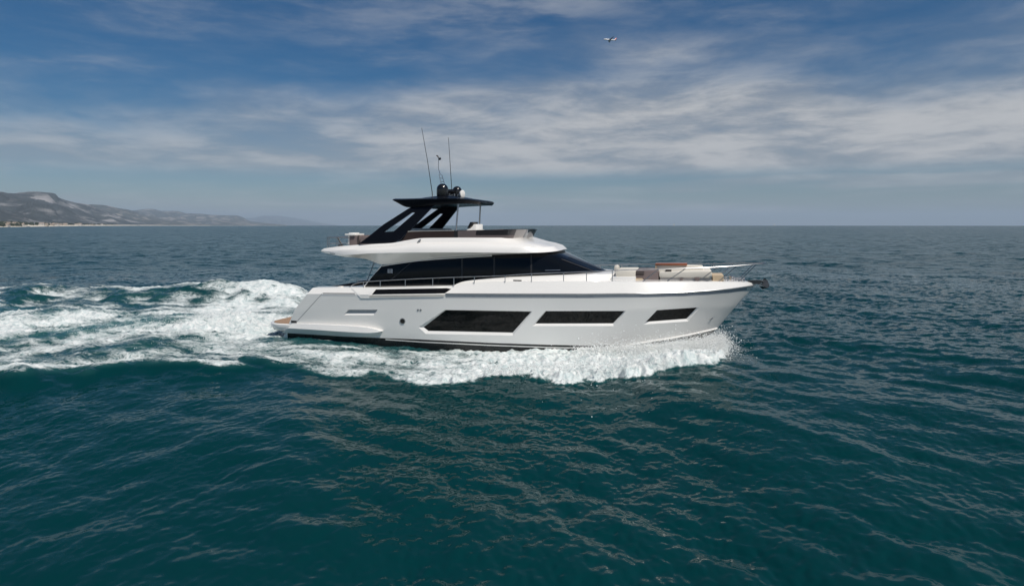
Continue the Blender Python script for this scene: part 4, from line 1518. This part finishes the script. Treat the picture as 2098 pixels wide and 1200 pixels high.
# ------------------------------------------------------------------ the airliner
pd = 1900.0
pc = Vector(((1249.5 - CX) / FX * pd, pd, H + (HOR - 82) / FX * pd))
pl = empty("airliner", pc)
pl.rotation_euler = Matrix(((-1, 0, 0), (0, -1, 0), (0, 0, 1))).to_euler()
tag(pl, "white airliner with a red tail climbing in the blue sky", "airplane")
pm = Matrix.Rotation(R(0), 3, 'Z')
# own frame: x forward, y left wing, z up (turned so that forward points left in the photo)
prof = [(-19.5, .25, .9), (-17, .7, .6), (-13, 1.35, .25), (-8, 1.9, 0), (0, 1.98, 0), (10, 1.98, 0), (14, 1.85, -.05), (16.5, 1.45, -.2), (18, .9, -.4), (18.8, .2, -.5)]
g = MB()
rws = []
for xx, r, zo in prof:
    rws.append([(xx, r * math.cos(t), zo + r * math.sin(t)) for t in np.linspace(0, 2 * math.pi, 21)[:-1]])
g.grid(rws, close=True).add(rws[0], [tuple(range(20))]).add(rws[-1], [tuple(range(20))])
g.build("fuselage", M['plane_white'], pl, smooth=60)


def wing(root, tip, c0, c1, th, name, mat, sweep=0):
    g = MB()
    rws = []
    for t in np.linspace(0, 1, 6):
        p = Vector(root).lerp(Vector(tip), t)
        c = c0 + (c1 - c0) * t
        h_ = th * c
        up = (Vector(tip) - Vector(root)).normalized().cross(Vector((1, 0, 0))).normalized()
        rws.append([p + Vector((c * a, 0, 0)) + up * (h_ * b_) for a, b_ in ((.5, 0), (.3, .5), (-.1, .45), (-.5, 0), (-.1, -.35), (.3, -.4))])
    g.grid(rws, close=True).add(rws[0], [tuple(range(6))]).add(rws[-1], [tuple(range(6))])
    return g.build(name, mat, pl, smooth=40)


for s_ in (1, -1):
    wing((0.8, 1.4 * s_, -1.2), (-5.5, 17 * s_, 1.2), 7.0, 1.6, .12, "wing", M['plane_grey'])
    wing((-16.2, .6 * s_, .9), (-18.8, 6.2 * s_, 1.5), 3.6, 1.4, .1, "tailplane", M['plane_grey'])
    e = MB().lathe((1.6, 5.8 * s_, -2.1), [(.5, -2.2), (.95, -1.0), (1.15, .6), (1.12, 1.7), (.9, 1.8)], (1, 0, 0), 18)
    e.build("engine", M['plane_white'] if s_ < 0 else M['plane_grey'], pl)
wing((-15.6, 0, 1.6), (-19.4, 0, 7.6), 5.8, 2.2, .09, "tail_fin", M['red'])
MB().grid([[(x_, 1.99 * s2, .55), (x_, 1.99 * s2, .75)] for s2 in (1,) for x_ in np.linspace(-10, 13, 4)]).build("window_band", M['plane_grey'], pl)
pl.rotation_euler = (R(15), R(-1.5), R(180 + 12))

# ------------------------------------------------------------------ spray thrown up by the hull
def foam_material(name):
    m, t, b, out = new_mat(name)
    tcn = t.node('ShaderNodeTexCoord')
    n = t.noise(tcn.outputs['Object'], 6.0, 4, 0.6)
    t.l.new(t.mix(n, (0.80, 0.83, 0.83), (0.93, 0.94, 0.93)), b.inputs['Base Color'])
    b.inputs['Roughness'].default_value = 0.6
    b.inputs['Specular IOR Level'].default_value = 0.2
    return m


spray_m = foam_material("white_spray")
OCT_V = np.array([(1, 0, 0), (-1, 0, 0), (0, 1, 0), (0, -1, 0), (0, 0, 1), (0, 0, -1)], float)
OCT_F = np.array([(0, 2, 4), (2, 1, 4), (1, 3, 4), (3, 0, 4), (2, 0, 5), (1, 2, 5), (3, 1, 5), (0, 3, 5)])


def droplets(name, label, P3, rad):
    n = len(P3)
    V = P3[:, None, :] + OCT_V[None] * (rad[:, None, None] * rng.uniform(.6, 1.5, (n, 6, 1)))
    Fc = (OCT_F[None] + 6 * np.arange(n)[:, None, None]).reshape(-1, 3)
    me_ = bpy.data.meshes.new(name)
    me_.vertices.add(n * 6)
    me_.vertices.foreach_set('co', V.reshape(-1))
    k = len(Fc)
    me_.loops.add(k * 3)
    me_.loops.foreach_set('vertex_index', Fc.ravel().astype(np.int32))
    me_.polygons.add(k)
    me_.polygons.foreach_set('loop_start', np.arange(0, k * 3, 3, dtype=np.int32))
    me_.polygons.foreach_set('use_smooth', np.ones(k, dtype=bool))
    me_.update(calc_edges=True)
    me_.materials.append(spray_m)
    o = link(bpy.data.objects.new(name, me_))
    tag(o, label, "spray", kind='stuff')
    return o


def to_world(u_, v_, w_):
    return np.stack([CT * u_ + ST * v_, D0 - ST * u_ + CT * v_, w_], 1)


chine_b_f = pchip([-11, -9.6, -6, 0, 3, 5, 6.5, 7.6, 8.3, 8.62], [2.1, 2.25, 2.42, 2.44, 2.24, 1.80, 1.28, .72, .26, 0.02])
# bow sheet: water thrown out and back from the forward chine
N1 = 70000
u0 = rng.beta(2.2, 1.6, N1) * 5.6 + 3.2
clump = 0.5 + 0.5 * np.sin(u0 * 2.9 + 1.0) * np.sin(u0 * 7.3) + 0.35 * rng.normal(size=N1)
sp = np.abs(rng.normal(0.75, 0.35, N1)) * np.clip(0.55 + 0.5 * clump, 0.25, 1.5)
t_ = rng.uniform(0, 1, N1) ** 0.8
up0 = 2.6 * sp * np.interp(u0, [3.2, 5, 8.6], [.8, 1.0, 1.0])
out = 2.5 * sp * rng.uniform(.5, 1.3, N1)
tt_ = t_ * (0.1 + 2 * up0 / 9.81)
hw = 0.10 + up0 * tt_ - 4.9 * tt_ ** 2
uu = u0 - 1.2 * tt_ + rng.normal(0, .12, N1)
vv = chine_b_f(u0) + 0.05 + out * tt_ * 1.6 + np.abs(rng.normal(0, .10, N1))
zz_ = hw + rng.normal(0, .05, N1)
side = np.where(rng.uniform(size=N1) < .8, -1, 1)
rad = rng.lognormal(math.log(0.0075), 0.55, N1)
droplets("bow_spray", "white spray bursting from under the yacht's bow", to_world(uu, side * vv, zz_), np.clip(rad, .004, .035))
# a fan of mist thrown forward of that by the stem
N1b = 30000
u0 = 8.7 - np.abs(rng.normal(0, .9, N1b))
tt_ = rng.uniform(0, 1, N1b) ** .7 * rng.uniform(.35, .75, N1b)
up0 = np.abs(rng.normal(2.3, .6, N1b))
uu = u0 + rng.normal(0.25, .35, N1b) * tt_ * 2
vv = chine_b_f(u0) + np.abs(rng.normal(2.1, 1.0, N1b)) * tt_ * 1.4
zz_ = .12 + up0 * tt_ - 4.9 * tt_ ** 2
side = np.where(rng.uniform(size=N1b) < .8, -1, 1)
droplets("bow_mist", "mist of fine droplets fanning out at the yacht's stem", to_world(uu, side * vv, zz_), np.clip(rng.lognormal(math.log(.0075), .5, N1b), .003, .024))
# crest spray along the breaking outer edge of the bow wave
N2 = 12000
u0 = 8.4 - 7.5 * rng.uniform(0, 1, N2) ** 1.5
ev = edge_n(u0)
vv = ev - np.abs(rng.normal(.25, .35, N2)) + .15
zz_ = 0.12 + np.interp(u0, [-9, 0, 8.4], [.18, .22, .35]) * rng.uniform(.2, 1.5, N2)
side = np.where(rng.uniform(size=N2) < .75, -1, 1)
droplets("wave_spray", "fine droplets along the breaking edge of the bow wave", to_world(u0, side * vv, zz_), np.clip(rng.lognormal(math.log(.0065), .5, N2), .003, .022))
# behind the transom
N3 = 15000
u0 = -10.8 - rng.gamma(2.0, 2.2, N3)
vv = rng.normal(0, 1.9, N3)
zz_ = -0.05 + 0.45 * np.exp(-((u0 + 15.5) / 3.5) ** 2) * np.exp(-(vv / 3) ** 2) + np.abs(rng.normal(0, .16, N3))
droplets("stern_spray", "white spray boiling up behind the swim platform", to_world(u0, vv, zz_), np.clip(rng.lognormal(math.log(.0065), .5, N3), .003, .022))

# ------------------------------------------------------------------ sea haze
hz = MB()
hz.box((0, 20000, 265), (90000, 52000, 870))
hz = hz.build("haze", [], None, smooth=0)
tag(hz, "thin blue sea haze", "haze", kind='stuff')
hm = bpy.data.materials.new("sea_haze")
hm.use_nodes = True
ht = NT(hm.node_tree)
ht.n.clear()
pv = ht.node('ShaderNodeVolumePrincipled')
pv.inputs['Color'].default_value = (0.64, 0.81, 1.0, 1)
pv.inputs['Density'].default_value = 4.8e-5
pv.inputs['Anisotropy'].default_value = 0.0
ho = ht.node('ShaderNodeOutputMaterial')
ht.l.new(pv.outputs[0], ho.inputs['Volume'])
hz.data.materials.append(hm)
